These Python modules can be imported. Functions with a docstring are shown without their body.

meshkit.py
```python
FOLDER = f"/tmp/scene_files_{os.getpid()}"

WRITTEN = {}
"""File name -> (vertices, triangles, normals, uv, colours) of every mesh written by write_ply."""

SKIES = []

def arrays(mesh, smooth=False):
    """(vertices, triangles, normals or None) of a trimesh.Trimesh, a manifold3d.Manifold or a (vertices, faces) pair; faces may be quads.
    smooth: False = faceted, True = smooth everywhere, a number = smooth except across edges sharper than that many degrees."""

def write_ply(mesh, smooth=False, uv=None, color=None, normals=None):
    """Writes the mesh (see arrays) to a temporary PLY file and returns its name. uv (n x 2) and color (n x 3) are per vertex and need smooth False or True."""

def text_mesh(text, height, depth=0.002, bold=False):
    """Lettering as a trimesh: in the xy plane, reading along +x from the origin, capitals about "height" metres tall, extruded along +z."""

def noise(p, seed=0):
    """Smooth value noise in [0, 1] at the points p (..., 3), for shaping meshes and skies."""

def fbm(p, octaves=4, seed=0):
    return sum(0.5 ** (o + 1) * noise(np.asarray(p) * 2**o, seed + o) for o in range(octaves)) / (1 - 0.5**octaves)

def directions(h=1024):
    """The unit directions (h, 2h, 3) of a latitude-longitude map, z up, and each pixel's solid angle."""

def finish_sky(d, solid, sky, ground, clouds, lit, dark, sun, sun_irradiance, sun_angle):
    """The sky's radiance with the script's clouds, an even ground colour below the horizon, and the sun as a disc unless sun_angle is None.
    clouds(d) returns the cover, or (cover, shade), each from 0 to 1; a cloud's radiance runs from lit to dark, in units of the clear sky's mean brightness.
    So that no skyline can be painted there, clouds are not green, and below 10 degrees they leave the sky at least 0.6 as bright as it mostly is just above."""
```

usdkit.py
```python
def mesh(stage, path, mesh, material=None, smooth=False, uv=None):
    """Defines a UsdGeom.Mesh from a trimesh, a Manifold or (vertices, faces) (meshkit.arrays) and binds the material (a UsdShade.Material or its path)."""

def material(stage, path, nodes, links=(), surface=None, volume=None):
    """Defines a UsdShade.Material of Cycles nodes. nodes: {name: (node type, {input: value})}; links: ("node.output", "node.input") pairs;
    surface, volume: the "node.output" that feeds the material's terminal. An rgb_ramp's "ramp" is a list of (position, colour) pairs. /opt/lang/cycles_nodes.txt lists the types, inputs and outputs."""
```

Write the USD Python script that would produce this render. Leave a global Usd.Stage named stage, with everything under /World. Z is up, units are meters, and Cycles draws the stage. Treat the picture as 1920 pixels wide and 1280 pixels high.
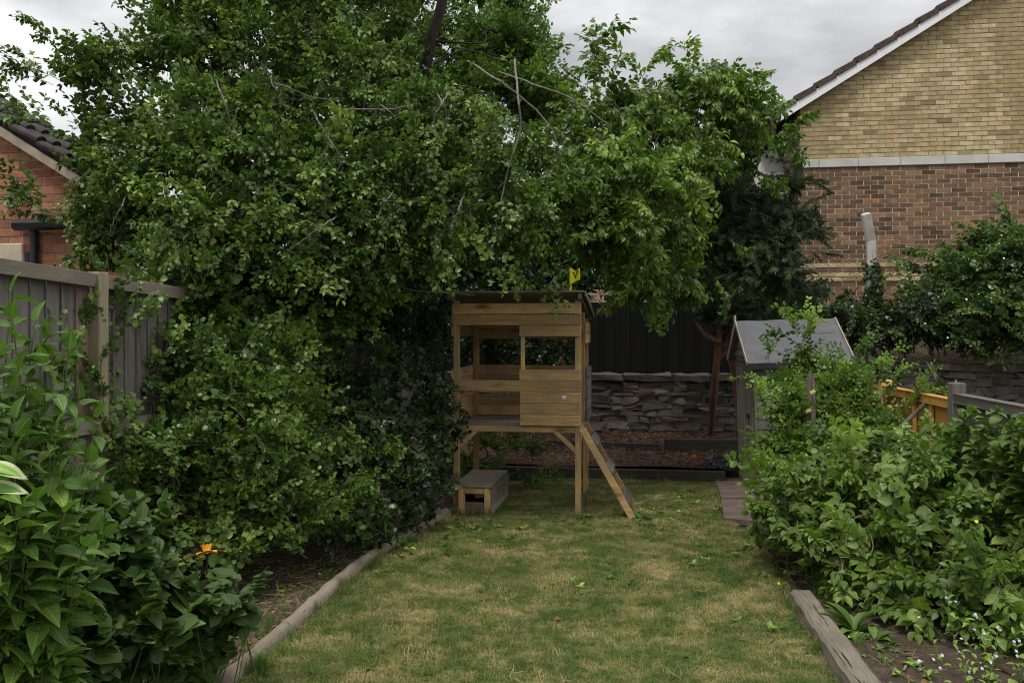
import math, random, re
import numpy as np, trimesh, usdkit, meshkit
from scipy.spatial.transform import Rotation
from pxr import Gf, Sdf, Usd, UsdGeom, UsdLux, UsdShade, Vt

stage = Usd.Stage.CreateInMemory()
UsdGeom.SetStageUpAxis(stage, UsdGeom.Tokens.z)
UsdGeom.SetStageMetersPerUnit(stage, 1.0)
UsdGeom.Xform.Define(stage, '/World'); UsdGeom.Scope.Define(stage, '/World/Looks')
L = '/World/Looks/'

# ------------------------------------------------------------------ camera, sky, sun, exposure
F, EYE = 1660.0, 1.72                       # focal length in photograph pixels (1920 wide), eye height
cam = UsdGeom.Camera.Define(stage, '/World/camera')
cam.CreateHorizontalApertureAttr(36.0); cam.CreateVerticalApertureAttr(24.0)
cam.CreateFocalLengthAttr(36.0 * F / 1920)
cam.CreateVerticalApertureOffsetAttr(-20.0 / 1920 * 36.0)
cam.CreateClippingRangeAttr(Gf.Vec2f(0.05, 500))
cam.AddTranslateOp().Set(Gf.Vec3d(0, 0, EYE)); cam.AddRotateXYZOp().Set(Gf.Vec3f(90, 0, 0))
cam.CreateExposureAttr(0.62)

SUN = np.array([-0.20, -0.40, 0.90]); SUN /= np.linalg.norm(SUN)
sun_el, sun_rot = math.asin(SUN[2]), math.atan2(SUN[0], SUN[1])
CLOUD = 3.9
usdkit.material(stage, L + 'sky_look', {
    'sky': ('sky_texture', {'sky_type': 'single_scattering', 'sun_disc': False, 'sun_elevation': sun_el, 'sun_rotation': sun_rot}),
    'tc': ('texture_coordinate', {}),
    'mp': ('mapping', {'scale': (1.0, 1.0, 2.6), 'location': (0.35, 0.1, 0.2)}),
    'n': ('noise_texture', {'scale': 3.4, 'detail': 7.0, 'roughness': 0.55}),
    'r': ('rgb_ramp', {'ramp': [(0.32, (0.50, 0.505, 0.52)), (0.5, (0.84, 0.842, 0.85)), (0.66, (1.22, 1.215, 1.21))]}),
    'sx': ('separate_xyz', {}),
    'g': ('map_range', {'from_min': 0.0, 'from_max': 1.0, 'to_min': 1.0, 'to_max': 3.0, 'clamp': True}),
    'm1': ('vector_math', {'math_type': 'scale'}),
    'm2': ('vector_math', {'math_type': 'scale', 'scale': CLOUD}),
    'mix': ('mix_color', {'fac': 0.93}),
    'bg': ('background_shader', {'strength': 0.10}),
}, [('tc.generated', 'mp.vector'), ('mp.vector', 'n.vector'), ('n.fac', 'r.fac'), ('tc.generated', 'sx.vector'), ('sx.z', 'g.value'),
    ('r.color', 'm1.vector1'), ('g.result', 'm1.scale'), ('m1.vector', 'm2.vector1'), ('sky.color', 'mix.a'), ('m2.vector', 'mix.b'),
    ('mix.result', 'bg.color')], surface='bg.background')
dome = UsdLux.DomeLight.Define(stage, '/World/sky')
dome.GetPrim().SetCustomDataByKey('kind', 'structure')
UsdShade.MaterialBindingAPI.Apply(dome.GetPrim()).Bind(UsdShade.Material.Get(stage, L + 'sky_look'))
sun = UsdLux.DistantLight.Define(stage, '/World/sun')
sun.CreateIntensityAttr(0.4); sun.CreateAngleAttr(12.0); sun.CreateNormalizeAttr(True); sun.CreateColorAttr(Gf.Vec3f(1.0, 0.96, 0.9))
sun.AddOrientOp().Set(Gf.Quatf(Gf.Rotation(Gf.Vec3d(0, 0, 1), Gf.Vec3d(*map(float, SUN))).GetQuat()))

# ------------------------------------------------------------------ helpers
TURN = math.degrees(-math.atan(0.157))       # the garden runs about nine degrees to the right of the view
EX = np.array([math.cos(math.radians(TURN)), math.sin(math.radians(TURN)), 0.0])
AY = np.array([-EX[1], EX[0], 0.0])

def W(px, py, Z):
    return np.array([(px - 960) / F * Z, Z, EYE - (py - 620) / F * Z])
def G(px, py, z=0.0):
    return W(px, py, F * (EYE - z) / (py - 620))

used = {}
def path_for(name, parent):
    base = (str(parent.GetPath()) if parent is not None else '/World') + '/' + name
    n = used.get(base, 0); used[base] = n + 1
    return base if n == 0 else f'{base}_{n:03d}'
def tag(p, label=None, cat=None, group=None, kind=None):
    p = p.GetPrim() if hasattr(p, 'GetPrim') else p
    for k, v in (('label', label), ('category', cat), ('group', group), ('kind', kind)):
        if v: p.SetCustomDataByKey(k, v)
    return p
def thing(name, label, cat, loc=(0, 0, 0), rotz=0.0, group=None):
    x = UsdGeom.Xform.Define(stage, path_for(name, None))
    x.AddTranslateOp().Set(Gf.Vec3d(*map(float, loc)))
    if rotz: x.AddRotateZOp().Set(float(rotz))
    return tag(x, label, cat, group)
def obj(name, m, mat, parent=None, smooth=False, label=None, kind=None, uv=None):
    if hasattr(m, 'vertices'): m = (np.asarray(m.vertices), np.asarray(m.faces))
    g = usdkit.mesh(stage, path_for(name, parent), m, L + mat, smooth=smooth, uv=uv)
    return tag(g, label, None, None, kind)

def cat(ms):
    vs, fs, n = [], [], 0
    for v, f in ms:
        vs.append(v); fs.append(np.asarray(f) + n); n += len(v)
    return np.vstack(vs), np.vstack(fs)
BF = np.array([[0,2,3],[0,3,1],[4,5,7],[4,7,6],[0,1,5],[0,5,4],[2,6,7],[2,7,3],[0,4,6],[0,6,2],[1,3,7],[1,7,5]])
def box(x0, x1, y0, y1, z0, z1):
    v = np.array([[x, y, z] for x in (x0, x1) for y in (y0, y1) for z in (z0, z1)], float)
    return v, BF[:, ::-1]
_t = []
for sx in (-1, 1):
    for sy in (-1, 1):
        for sz in (-1, 1):
            for ax in range(3): _t.append((sx, sy, sz, ax))
_tv = np.array([[s[k] * (1.0 if k == s[3] else 0.8) for k in range(3)] for s in _t])
_h = trimesh.convex.convex_hull(_tv)
_hf = np.array([[np.argmin(np.linalg.norm(_tv - _h.vertices[i], axis=1)) for i in f] for f in _h.faces])
_ts = np.array([s[:3] for s in _t], float); _tx = np.array([[0 if k == s[3] else 1 for k in range(3)] for s in _t], float)
def cbox(x0, x1, y0, y1, z0, z1, c=0.004):
    h = np.array([x1 - x0, y1 - y0, z1 - z0]) / 2; m = np.array([x1 + x0, y1 + y0, z1 + z0]) / 2
    c = min(c, 0.45 * h.min())
    return m + _ts * (h - c * _tx), _hf
def turned(m, rot, about=(0, 0, 0), move=(0, 0, 0)):
    return (m[0] - about) @ rot.as_matrix().T + about + np.asarray(move), m[1]
def bar(a, b, w, t, up=(0, 0, 1), c=0.004):
    """a chamfered bar from a to b, w wide (sideways), t thick (along up)"""
    a, b = np.asarray(a, float), np.asarray(b, float); d = b - a; n = np.linalg.norm(d); x = d / n
    y = np.cross(up, x); y /= np.linalg.norm(y); z = np.cross(x, y)
    v, f = cbox(0, n, -w / 2, w / 2, -t / 2, t / 2, c)
    return a + v @ np.array([x, y, z]), f
def tube(pts, radii, sides=6):
    pts = np.asarray(pts, float); radii = np.broadcast_to(np.asarray(radii, float), len(pts))
    t = np.gradient(pts, axis=0); t /= np.linalg.norm(t, axis=1, keepdims=True) + 1e-12
    ref = np.array([0.31, 0.17, 0.93]) if abs(t[0] @ np.array([0.31, 0.17, 0.93])) < 0.9 else np.array([1.0, 0, 0])
    a = np.cross(t, ref); a /= np.linalg.norm(a, axis=1, keepdims=True) + 1e-12; b = np.cross(t, a)
    ang = np.arange(sides) / sides * 2 * np.pi
    v = (pts[:, None] + radii[:, None, None] * (np.cos(ang)[None, :, None] * a[:, None] + np.sin(ang)[None, :, None] * b[:, None])).reshape(-1, 3)
    i = np.arange(len(pts) - 1)[:, None] * sides; k = np.arange(sides)[None]; k2 = (k + 1) % sides
    f = np.concatenate([np.stack([i + k, i + k2, i + sides + k2], -1).reshape(-1, 3), np.stack([i + k, i + sides + k2, i + sides + k], -1).reshape(-1, 3)])
    n = len(v); v = np.vstack([v, pts[:1], pts[-1:]])
    e = (len(pts) - 1) * sides; k = np.arange(sides); k2 = (k + 1) % sides
    f = np.vstack([f, np.stack([np.full(sides, n), k2, k], 1), np.stack([np.full(sides, n + 1), e + k, e + k2], 1)])
    return v, f
def curve(ctrl, n=10):
    """Catmull-Rom through the control points"""
    p = np.asarray(ctrl, float)
    if len(p) == 2: return p[0] + (p[1] - p[0]) * np.linspace(0, 1, n)[:, None]
    q = np.vstack([2 * p[0] - p[1], p, 2 * p[-1] - p[-2]]); out = []
    m = max(2, n // (len(p) - 1))
    for i in range(len(p) - 1):
        t = np.linspace(0, 1, m, endpoint=False)[:, None]; a, b, c, d = q[i:i + 4]
        out.append(0.5 * (2 * b + (c - a) * t + (2 * a - 5 * b + 4 * c - d) * t**2 + (3 * b - a - 3 * c + d) * t**3))
    return np.vstack(out + [p[-1:]])
def prism(poly, y0, y1):
    """polygon in (x, z), extruded along y"""
    from shapely.geometry import Polygon
    v2, f = trimesh.creation.triangulate_polygon(Polygon(poly), engine='earcut'); n = len(poly)
    P = np.array(poly, float)
    idx = [int(np.argmin(np.linalg.norm(P - p, axis=1))) for p in v2]; f = np.array([[idx[i] for i in t] for t in f])
    v = np.vstack([np.c_[P[:, 0], np.full(n, y0), P[:, 1]], np.c_[P[:, 0], np.full(n, y1), P[:, 1]]])
    k = np.arange(n); k2 = (k + 1) % n
    m = trimesh.Trimesh(v, np.vstack([f, f[:, ::-1] + n, np.c_[k, k2, k2 + n], np.c_[k, k2 + n, k + n]]), process=False)
    m.fix_normals()
    return np.asarray(m.vertices), np.asarray(m.faces)
_ico = trimesh.creation.icosphere(2)
def stone(w, d, h, rng, sq=0.4, amp=0.12):
    p = np.asarray(_ico.vertices); s = np.sign(p) * np.abs(p) ** sq
    s = s * (1 + amp * (meshkit.noise(p * 1.6 + rng.uniform(0, 99, 3)) - 0.5)[:, None] * 2)
    return s * np.array([w, d, h]) / 2, np.asarray(_ico.faces)
def rough(m, amp, scale, seed=0):
    v, f = m; n = np.stack([meshkit.fbm(v * scale + 17.3 * k, 3, seed) for k in range(3)], 1) - 0.5
    return v + n * 2 * amp, f

# ------------------------------------------------------------------ materials
def rnd_nodes():
    return ({'oi': ('object_info', {}), 'ge': ('geometry', {}), 'ra': ('math', {'math_type': 'add'}), 'fr': ('math', {'math_type': 'fraction'})},
            [('oi.random', 'ra.value1'), ('ge.random_per_island', 'ra.value2'), ('ra.value', 'fr.value1')])
def plain(name, color, rough=0.8, var=0.25, scale=8.0, bump=0.3, bscale=60.0, spec=0.3):
    n = {'tc': ('texture_coordinate', {}), 'n': ('noise_texture', {'scale': scale, 'detail': 5.0}), 'b': ('noise_texture', {'scale': bscale, 'detail': 4.0}),
         'r': ('rgb_ramp', {'ramp': [(0.25, tuple(c * (1 - var) for c in color)), (0.75, tuple(min(1, c * (1 + var)) for c in color))]}),
         'bu': ('bump', {'strength': bump, 'distance': 0.01}), 'p': ('principled_bsdf', {'roughness': rough, 'specular_ior_level': spec})}
    usdkit.material(stage, L + name, n, [('tc.object', 'n.vector'), ('tc.object', 'b.vector'), ('n.fac', 'r.fac'), ('r.color', 'p.base_color'), ('b.fac', 'bu.height'), ('bu.normal', 'p.normal')], surface='p.BSDF')
def leafmat(name, ramp, rough=0.38, trans=0.15, spec=0.40, tint=(1.3, 1.6, 0.75), gain=1.12, veins=False):
    n, l = rnd_nodes(); ramp = [(a, (c[0] * 1.03 * gain, c[1] * 1.03 * gain, c[2] * 0.80 * gain)) for a, c in ramp]
    n |= {'r': ('rgb_ramp', {'ramp': ramp}), 'p': ('principled_bsdf', {'roughness': rough, 'specular_ior_level': spec}), 't': ('translucent_bsdf', {}),
          'tm': ('mix_color', {'blend_type': 'multiply', 'fac': 1.0, 'b': tint}), 'm': ('mix_closure', {'fac': trans}),
          'nz': ('noise_texture', {'scale': 2.2, 'detail': 2.0}), 'mr': ('map_range', {'from_min': 0.3, 'from_max': 0.7, 'to_min': 0.72, 'to_max': 1.3, 'clamp': True}),
          'sc': ('vector_math', {'math_type': 'scale'})}
    l += [('fr.value', 'r.fac'), ('ge.position', 'nz.vector'), ('nz.fac', 'mr.value'), ('r.color', 'sc.vector1'), ('mr.result', 'sc.scale'), ('sc.vector', 'p.base_color'), ('sc.vector', 'tm.a'), ('tm.result', 't.color'), ('p.BSDF', 'm.closure1'), ('t.BSDF', 'm.closure2')]
    if veins:                                # a pale midrib and side veins, laid out on the leaf's own length and width
        n |= {'uv': ('uvmap', {'attribute': 'st'}), 'us': ('separate_xyz', {}), 'ay': ('math', {'math_type': 'absolute'}), 'sl': ('math', {'math_type': 'multiply_add', 'value2': -1.1}),
              'fq': ('math', {'math_type': 'multiply', 'value2': 8.0}), 'ff': ('math', {'math_type': 'pingpong', 'value2': 0.5}), 'sv': ('map_range', {'from_min': 0.0, 'from_max': 0.14, 'to_min': 0.7, 'to_max': 0.0, 'clamp': True}),
              'mv': ('map_range', {'from_min': 0.008, 'from_max': 0.03, 'to_min': 1.0, 'to_max': 0.0, 'clamp': True}), 'vx': ('math', {'math_type': 'maximum'}),
              'pv': ('math', {'math_type': 'multiply_add', 'value2': 0.75, 'value3': 0.88}), 'pn': ('vector_math', {'math_type': 'scale'}), 'bu': ('bump', {'strength': 0.55, 'distance': 0.003, 'invert': True}),
              'bl': ('noise_texture', {'scale': 38.0, 'detail': 3.0}), 'br': ('rgb_ramp', {'ramp': [(0.62, (1, 1, 1)), (0.74, (1.25, 0.9, 0.5))]}), 'bm': ('mix_color', {'blend_type': 'multiply', 'fac': 1.0})}
        l = [x for x in l if x[0] != 'sc.vector'] + [('uv.UV', 'us.vector'), ('us.y', 'ay.value1'), ('ay.value', 'sl.value1'), ('us.x', 'sl.value3'), ('sl.value', 'fq.value1'), ('fq.value', 'ff.value1'), ('ff.value', 'sv.value'),
             ('ay.value', 'mv.value'), ('sv.result', 'vx.value1'), ('mv.result', 'vx.value2'), ('vx.value', 'pv.value1'), ('sc.vector', 'pn.vector1'), ('pv.value', 'pn.scale'), ('ge.position', 'bl.vector'), ('bl.fac', 'br.fac'),
             ('pn.vector', 'bm.a'), ('br.color', 'bm.b'), ('bm.result', 'p.base_color'), ('bm.result', 'tm.a'), ('vx.value', 'bu.height'), ('bu.normal', 'p.normal')]
    usdkit.material(stage, L + name, n, l, surface='m.closure')
def wood(name, light, dark, axis='x', rough=0.75, knots=0.9, weather=None, stretch=14.0, tone=0.3):
    """sawn timber, the grain along one axis; each piece takes its own stretch of grain and tone"""
    s = {'x': (1, stretch, stretch), 'y': (stretch, 1, stretch), 'z': (stretch, stretch, 1)}[axis]
    k = {'x': (4, 0.4, 13), 'y': (0.4, 4, 13), 'z': (13, 0.4, 4)}[axis]
    n, l = rnd_nodes()
    n |= {'tc': ('texture_coordinate', {}), 'off': ('vector_math', {'math_type': 'scale', 'vector1': (37.0, 23.0, 51.0)}), 'ad': ('vector_math', {'math_type': 'add'}),
          'mp': ('mapping', {'scale': s}), 'g': ('noise_texture', {'scale': 2.6, 'detail': 8.0, 'roughness': 0.66, 'distortion': 1.3}),
          'r': ('rgb_ramp', {'ramp': [(0.3, dark), (0.48, tuple(0.45 * a + 0.55 * b for a, b in zip(dark, light))), (0.66, light)]}),
          'mk': ('mapping', {'scale': k}), 'v': ('voronoi_texture', {'scale': 0.55, 'randomness': 1.0}),
          'kr': ('rgb_ramp', {'ramp': [(0.06, (0.32, 0.22, 0.15)), (0.12, (0.66, 0.52, 0.40)), (0.25, (1, 1, 1))]}),
          'km': ('mix_color', {'blend_type': 'multiply', 'fac': knots}),
          'tr': ('map_range', {'to_min': 1 - tone, 'to_max': 1 + tone}), 'ts': ('vector_math', {'math_type': 'scale'}),
          'st': ('noise_texture', {'scale': 3.0, 'detail': 4.0}), 'sr': ('rgb_ramp', {'ramp': [(0.42, (0, 0, 0)), (0.62, (1, 1, 1))]}),
          'wm': ('mix_color', {'b': weather or dark}), 'wf': ('math', {'math_type': 'multiply', 'value2': 0.55 if weather else 0.3}),
          'bu': ('bump', {'strength': 0.45, 'distance': 0.004}), 'p': ('principled_bsdf', {'roughness': rough, 'specular_ior_level': 0.25})}
    l += [('fr.value', 'off.scale'), ('tc.object', 'ad.vector1'), ('off.vector', 'ad.vector2'), ('ad.vector', 'mp.vector'), ('mp.vector', 'g.vector'), ('g.fac', 'r.fac'),
          ('ad.vector', 'mk.vector'), ('mk.vector', 'v.vector'), ('v.distance', 'kr.fac'), ('r.color', 'km.a'), ('kr.color', 'km.b'),
          ('fr.value', 'tr.value'), ('km.result', 'ts.vector1'), ('tr.result', 'ts.scale'), ('ad.vector', 'st.vector'), ('st.fac', 'sr.fac'), ('sr.color', 'wf.value1'),
          ('wf.value', 'wm.fac'), ('ts.vector', 'wm.a'), ('wm.result', 'p.base_color'), ('g.fac', 'bu.height'), ('bu.normal', 'p.normal')]
    usdkit.material(stage, L + name, n, l, surface='p.BSDF')
def brickmat(name, ramp, bump=0.5, stain=None):
    n, l = rnd_nodes()
    n |= {'tc': ('texture_coordinate', {}), 'r': ('rgb_ramp', {'ramp': ramp}), 'n': ('noise_texture', {'scale': 9.0, 'detail': 6.0, 'roughness': 0.65}),
          'mr': ('map_range', {'from_min': 0.3, 'from_max': 0.7, 'to_min': 0.66, 'to_max': 1.22, 'clamp': True}), 'sc': ('vector_math', {'math_type': 'scale'}),
          'b': ('noise_texture', {'scale': 70.0, 'detail': 4.0}), 'w': ('noise_texture', {'scale': 1.3, 'detail': 5.0}), 'wr': ('rgb_ramp', {'ramp': [(0.42, (1, 1, 1)), (0.72, stain or (0.75, 0.75, 0.75))]}),
          'wm': ('mix_color', {'blend_type': 'multiply', 'fac': 1.0}), 'bu': ('bump', {'strength': bump, 'distance': 0.006}), 'p': ('principled_bsdf', {'roughness': 0.9, 'specular_ior_level': 0.2})}
    l += [('fr.value', 'r.fac'), ('tc.object', 'n.vector'), ('tc.object', 'b.vector'), ('tc.object', 'w.vector'), ('n.fac', 'mr.value'), ('r.color', 'sc.vector1'), ('mr.result', 'sc.scale'),
          ('w.fac', 'wr.fac'), ('sc.vector', 'wm.a'), ('wr.color', 'wm.b'), ('wm.result', 'p.base_color'), ('b.fac', 'bu.height'), ('bu.normal', 'p.normal')]
    usdkit.material(stage, L + name, n, l, surface='p.BSDF')

for ax in 'xyz':
    wood('pine_' + ax, (0.50, 0.335, 0.148), (0.235, 0.14, 0.05), ax, weather=(0.18, 0.14, 0.085))
    wood('grey_' + ax, (0.155, 0.138, 0.125), (0.055, 0.047, 0.043), ax, weather=(0.105, 0.10, 0.08), rough=0.85, knots=0.6)
    wood('old_' + ax, (0.235, 0.20, 0.155), (0.115, 0.094, 0.07), ax, weather=(0.12, 0.11, 0.085), rough=0.85)
    wood('shed_' + ax, (0.21, 0.19, 0.155), (0.105, 0.092, 0.072), ax, weather=(0.12, 0.13, 0.09), rough=0.85)
    wood('newpine_' + ax, (0.60, 0.33, 0.085), (0.40, 0.20, 0.045), ax, tone=0.15)
wood('post_z', (0.25, 0.205, 0.13), (0.135, 0.11, 0.068), 'z', weather=(0.17, 0.165, 0.10), rough=0.85, knots=0.3)
wood('newpost_z', (0.56, 0.42, 0.17), (0.40, 0.29, 0.1), 'z', tone=0.1)
wood('brownboard_z', (0.19, 0.135, 0.1), (0.09, 0.065, 0.05), 'z', rough=0.85)
wood('darkboard_z', (0.005, 0.0045, 0.0045), (0.002, 0.002, 0.002), 'z', rough=1.0, knots=0.2)
wood('sleeper_x', (0.085, 0.072, 0.06), (0.035, 0.03, 0.026), 'x', weather=(0.05, 0.052, 0.038), rough=0.9)
wood('pale_x', (0.24, 0.20, 0.155), (0.13, 0.105, 0.08), 'x', weather=(0.16, 0.14, 0.115), rough=0.9)
wood('bark_red', (0.17, 0.095, 0.062), (0.07, 0.036, 0.024), 'z', rough=0.9, knots=0.2, stretch=9.0)
wood('bark', (0.13, 0.105, 0.085), (0.045, 0.037, 0.03), 'z', rough=0.95, knots=0.2, stretch=6.0)
wood('bark_dark', (0.05, 0.04, 0.034), (0.018, 0.015, 0.013), 'z', rough=0.95, knots=0.2, stretch=6.0)
plain('twig_grey', (0.165, 0.15, 0.13), 0.9, 0.4, 25)
plain('twig_brown', (0.10, 0.075, 0.055), 0.9, 0.3, 25)
plain('stem_green', (0.09, 0.12, 0.035), 0.7, 0.3, 15)
plain('felt', (0.118, 0.12, 0.128), 0.95, 0.2, 5.0, 0.6, 240)
plain('felt_dark', (0.022, 0.022, 0.024), 0.9)
plain('white_paint', (0.72, 0.72, 0.73), 0.55, 0.1, 3.0, 0.05)
plain('stone_band', (0.46, 0.45, 0.42), 0.85, 0.15, 3.0, 0.15)
plain('concrete', (0.40, 0.39, 0.35), 0.9, 0.25, 9.0, 0.3)
plain('render_white', (0.58, 0.56, 0.52), 0.9, 0.1, 2.0, 0.1)
plain('wall_mortar', (0.075, 0.066, 0.056), 0.95, 0.4, 9.0, 0.8, 50)
plain('cream_panel', (0.42, 0.36, 0.27), 0.85, 0.35, 6.0, 0.1)
plain('mortar_pale', (0.47, 0.40, 0.26), 0.95, 0.2, 6.0, 0.3)
plain('mortar_grey', (0.23, 0.20, 0.145), 0.95, 0.25, 6.0, 0.3)
plain('mortar_red', (0.24, 0.22, 0.18), 0.95, 0.25, 6.0, 0.3)
plain('tile_brown', (0.070, 0.048, 0.040), 0.85, 0.45, 12.0, 0.3)
plain('tile_dark', (0.050, 0.043, 0.043), 0.85, 0.55, 14.0, 0.3)
plain('gutter_brown', (0.055, 0.026, 0.020), 0.4, 0.1, 4, 0.0)
plain('gutter_black', (0.013, 0.013, 0.018), 0.4, 0.1, 4, 0.0)
plain('barge_old', (0.33, 0.275, 0.21), 0.8, 0.3, 9.0, 0.2)
plain('slate', (0.09, 0.092, 0.105), 0.7, 0.2, 5)
plain('window_glass', (0.04, 0.05, 0.06), 0.08, 0.1, 3, 0.0, spec=0.6)
plain('galvanised', (0.05, 0.04, 0.032), 0.6, 0.35, 30)
plain('black_bag', (0.02, 0.021, 0.026), 0.45, 0.2, 6, 0.1)
plain('rust_ball', (0.38, 0.09, 0.02), 0.6)
plain('slab_red', (0.125, 0.092, 0.078), 0.95, 0.35, 7, 0.5)
plain('flag_yellow', (0.66, 0.64, 0.015), 0.45, 0.12, 20, 0.0)
plain('flag_black', (0.02, 0.03, 0.035), 0.5)
plain('ornament_orange', (0.72, 0.36, 0.045), 0.55, 0.25, 30, 0.1)
plain('ornament_stake', (0.03, 0.018, 0.014), 0.8)
plain('petal_blue', (0.42, 0.45, 0.62), 0.6, 0.1); plain('petal_white', (0.72, 0.70, 0.68), 0.6, 0.1); plain('petal_yellow', (0.75, 0.55, 0.02), 0.6, 0.1)
plain('sticker_white', (0.7, 0.68, 0.74), 0.5, 0.05); plain('nail_dark', (0.03, 0.024, 0.02), 0.8)
plain('debris_pale', (0.45, 0.44, 0.42), 0.9, 0.2)
brickmat('brick_yellow', [(0.0, (0.24, 0.18, 0.09)), (0.10, (0.39, 0.31, 0.16)), (0.5, (0.48, 0.385, 0.215)), (0.85, (0.55, 0.455, 0.28)), (1.0, (0.51, 0.36, 0.17))], stain=(0.72, 0.70, 0.66))
brickmat('brick_brown', [(0.0, (0.085, 0.056, 0.040)), (0.25, (0.15, 0.092, 0.060)), (0.6, (0.215, 0.127, 0.077)), (0.9, (0.25, 0.155, 0.095)), (1.0, (0.31, 0.15, 0.075))], stain=(0.7, 0.7, 0.72))
brickmat('brick_orange', [(0.0, (0.25, 0.10, 0.058)), (0.5, (0.36, 0.148, 0.08)), (1.0, (0.42, 0.20, 0.115))])
brickmat('rubble', [(0.0, (0.070, 0.062, 0.056)), (0.4, (0.105, 0.094, 0.082)), (0.7, (0.13, 0.112, 0.094)), (0.94, (0.145, 0.116, 0.092)), (0.985, (0.15, 0.09, 0.068)), (1.0, (0.17, 0.15, 0.125))], bump=1.0, stain=(0.6, 0.62, 0.55))
usdkit.material(stage, L + 'far_brick', {'tc': ('texture_coordinate', {}), 'mp': ('mapping', {'rotation': (math.pi / 2, 0, 0)}),
    'b': ('brick_texture', {'color1': (0.40, 0.22, 0.15), 'color2': (0.30, 0.15, 0.1), 'mortar': (0.45, 0.40, 0.33), 'scale': 1.0, 'brick_width': 0.225, 'row_height': 0.075, 'mortar_size': 0.01}),
    'p': ('principled_bsdf', {'roughness': 0.9})}, [('tc.object', 'mp.vector'), ('mp.vector', 'b.vector'), ('b.color', 'p.base_color')], surface='p.BSDF')

# lawn: one colour field in world metres, shared by the turf and the blades standing in it
def lawnmat(name, gain, island):
    n, l = rnd_nodes()
    n |= {'n1': ('noise_texture', {'scale': 2.3, 'detail': 7.0, 'roughness': 0.70}), 'n2': ('noise_texture', {'scale': 14.0, 'detail': 4.0}),
          'a': ('math', {'math_type': 'multiply_add', 'value2': 0.30}), 'i': ('math', {'math_type': 'multiply_add', 'value2': island}),
          'r': ('rgb_ramp', {'ramp': [(0.60, tuple(gain * c for c in (0.055, 0.098, 0.020))), (0.75, tuple(gain * c for c in (0.115, 0.142, 0.036))), (0.86, tuple(gain * c for c in (0.235, 0.208, 0.085))), (1.0, tuple(gain * c for c in (0.40, 0.325, 0.165)))]}),
          'p': ('principled_bsdf', {'roughness': 0.7, 'specular_ior_level': 0.25}), 't': ('translucent_bsdf', {}), 'm': ('mix_closure', {'fac': 0.25 if island > 0 else 0.0})}
    l += [('ge.position', 'n1.vector'), ('ge.position', 'n2.vector'), ('n2.fac', 'a.value1'), ('n1.fac', 'a.value3'), ('fr.value', 'i.value1'), ('a.value', 'i.value3'), ('i.value', 'r.fac'),
          ('r.color', 'p.base_color'), ('r.color', 't.color'), ('p.BSDF', 'm.closure1'), ('t.BSDF', 'm.closure2')]
    usdkit.material(stage, L + name, n, l, surface='m.closure')
lawnmat('turf', 0.7, 0.0); lawnmat('blades', 1.3, 0.22)
def groundmat(name, ramp, s1=7.0, s2=60.0):
    usdkit.material(stage, L + name, {'ge': ('geometry', {}), 'n': ('noise_texture', {'scale': s1, 'detail': 8.0, 'roughness': 0.7}), 'r': ('rgb_ramp', {'ramp': ramp}),
        'b': ('noise_texture', {'scale': s2, 'detail': 5.0}), 'bu': ('bump', {'strength': 0.9, 'distance': 0.02}), 'p': ('principled_bsdf', {'roughness': 0.95, 'specular_ior_level': 0.15})},
        [('ge.position', 'n.vector'), ('ge.position', 'b.vector'), ('n.fac', 'r.fac'), ('r.color', 'p.base_color'), ('b.fac', 'bu.height'), ('bu.normal', 'p.normal')], surface='p.BSDF')
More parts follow.
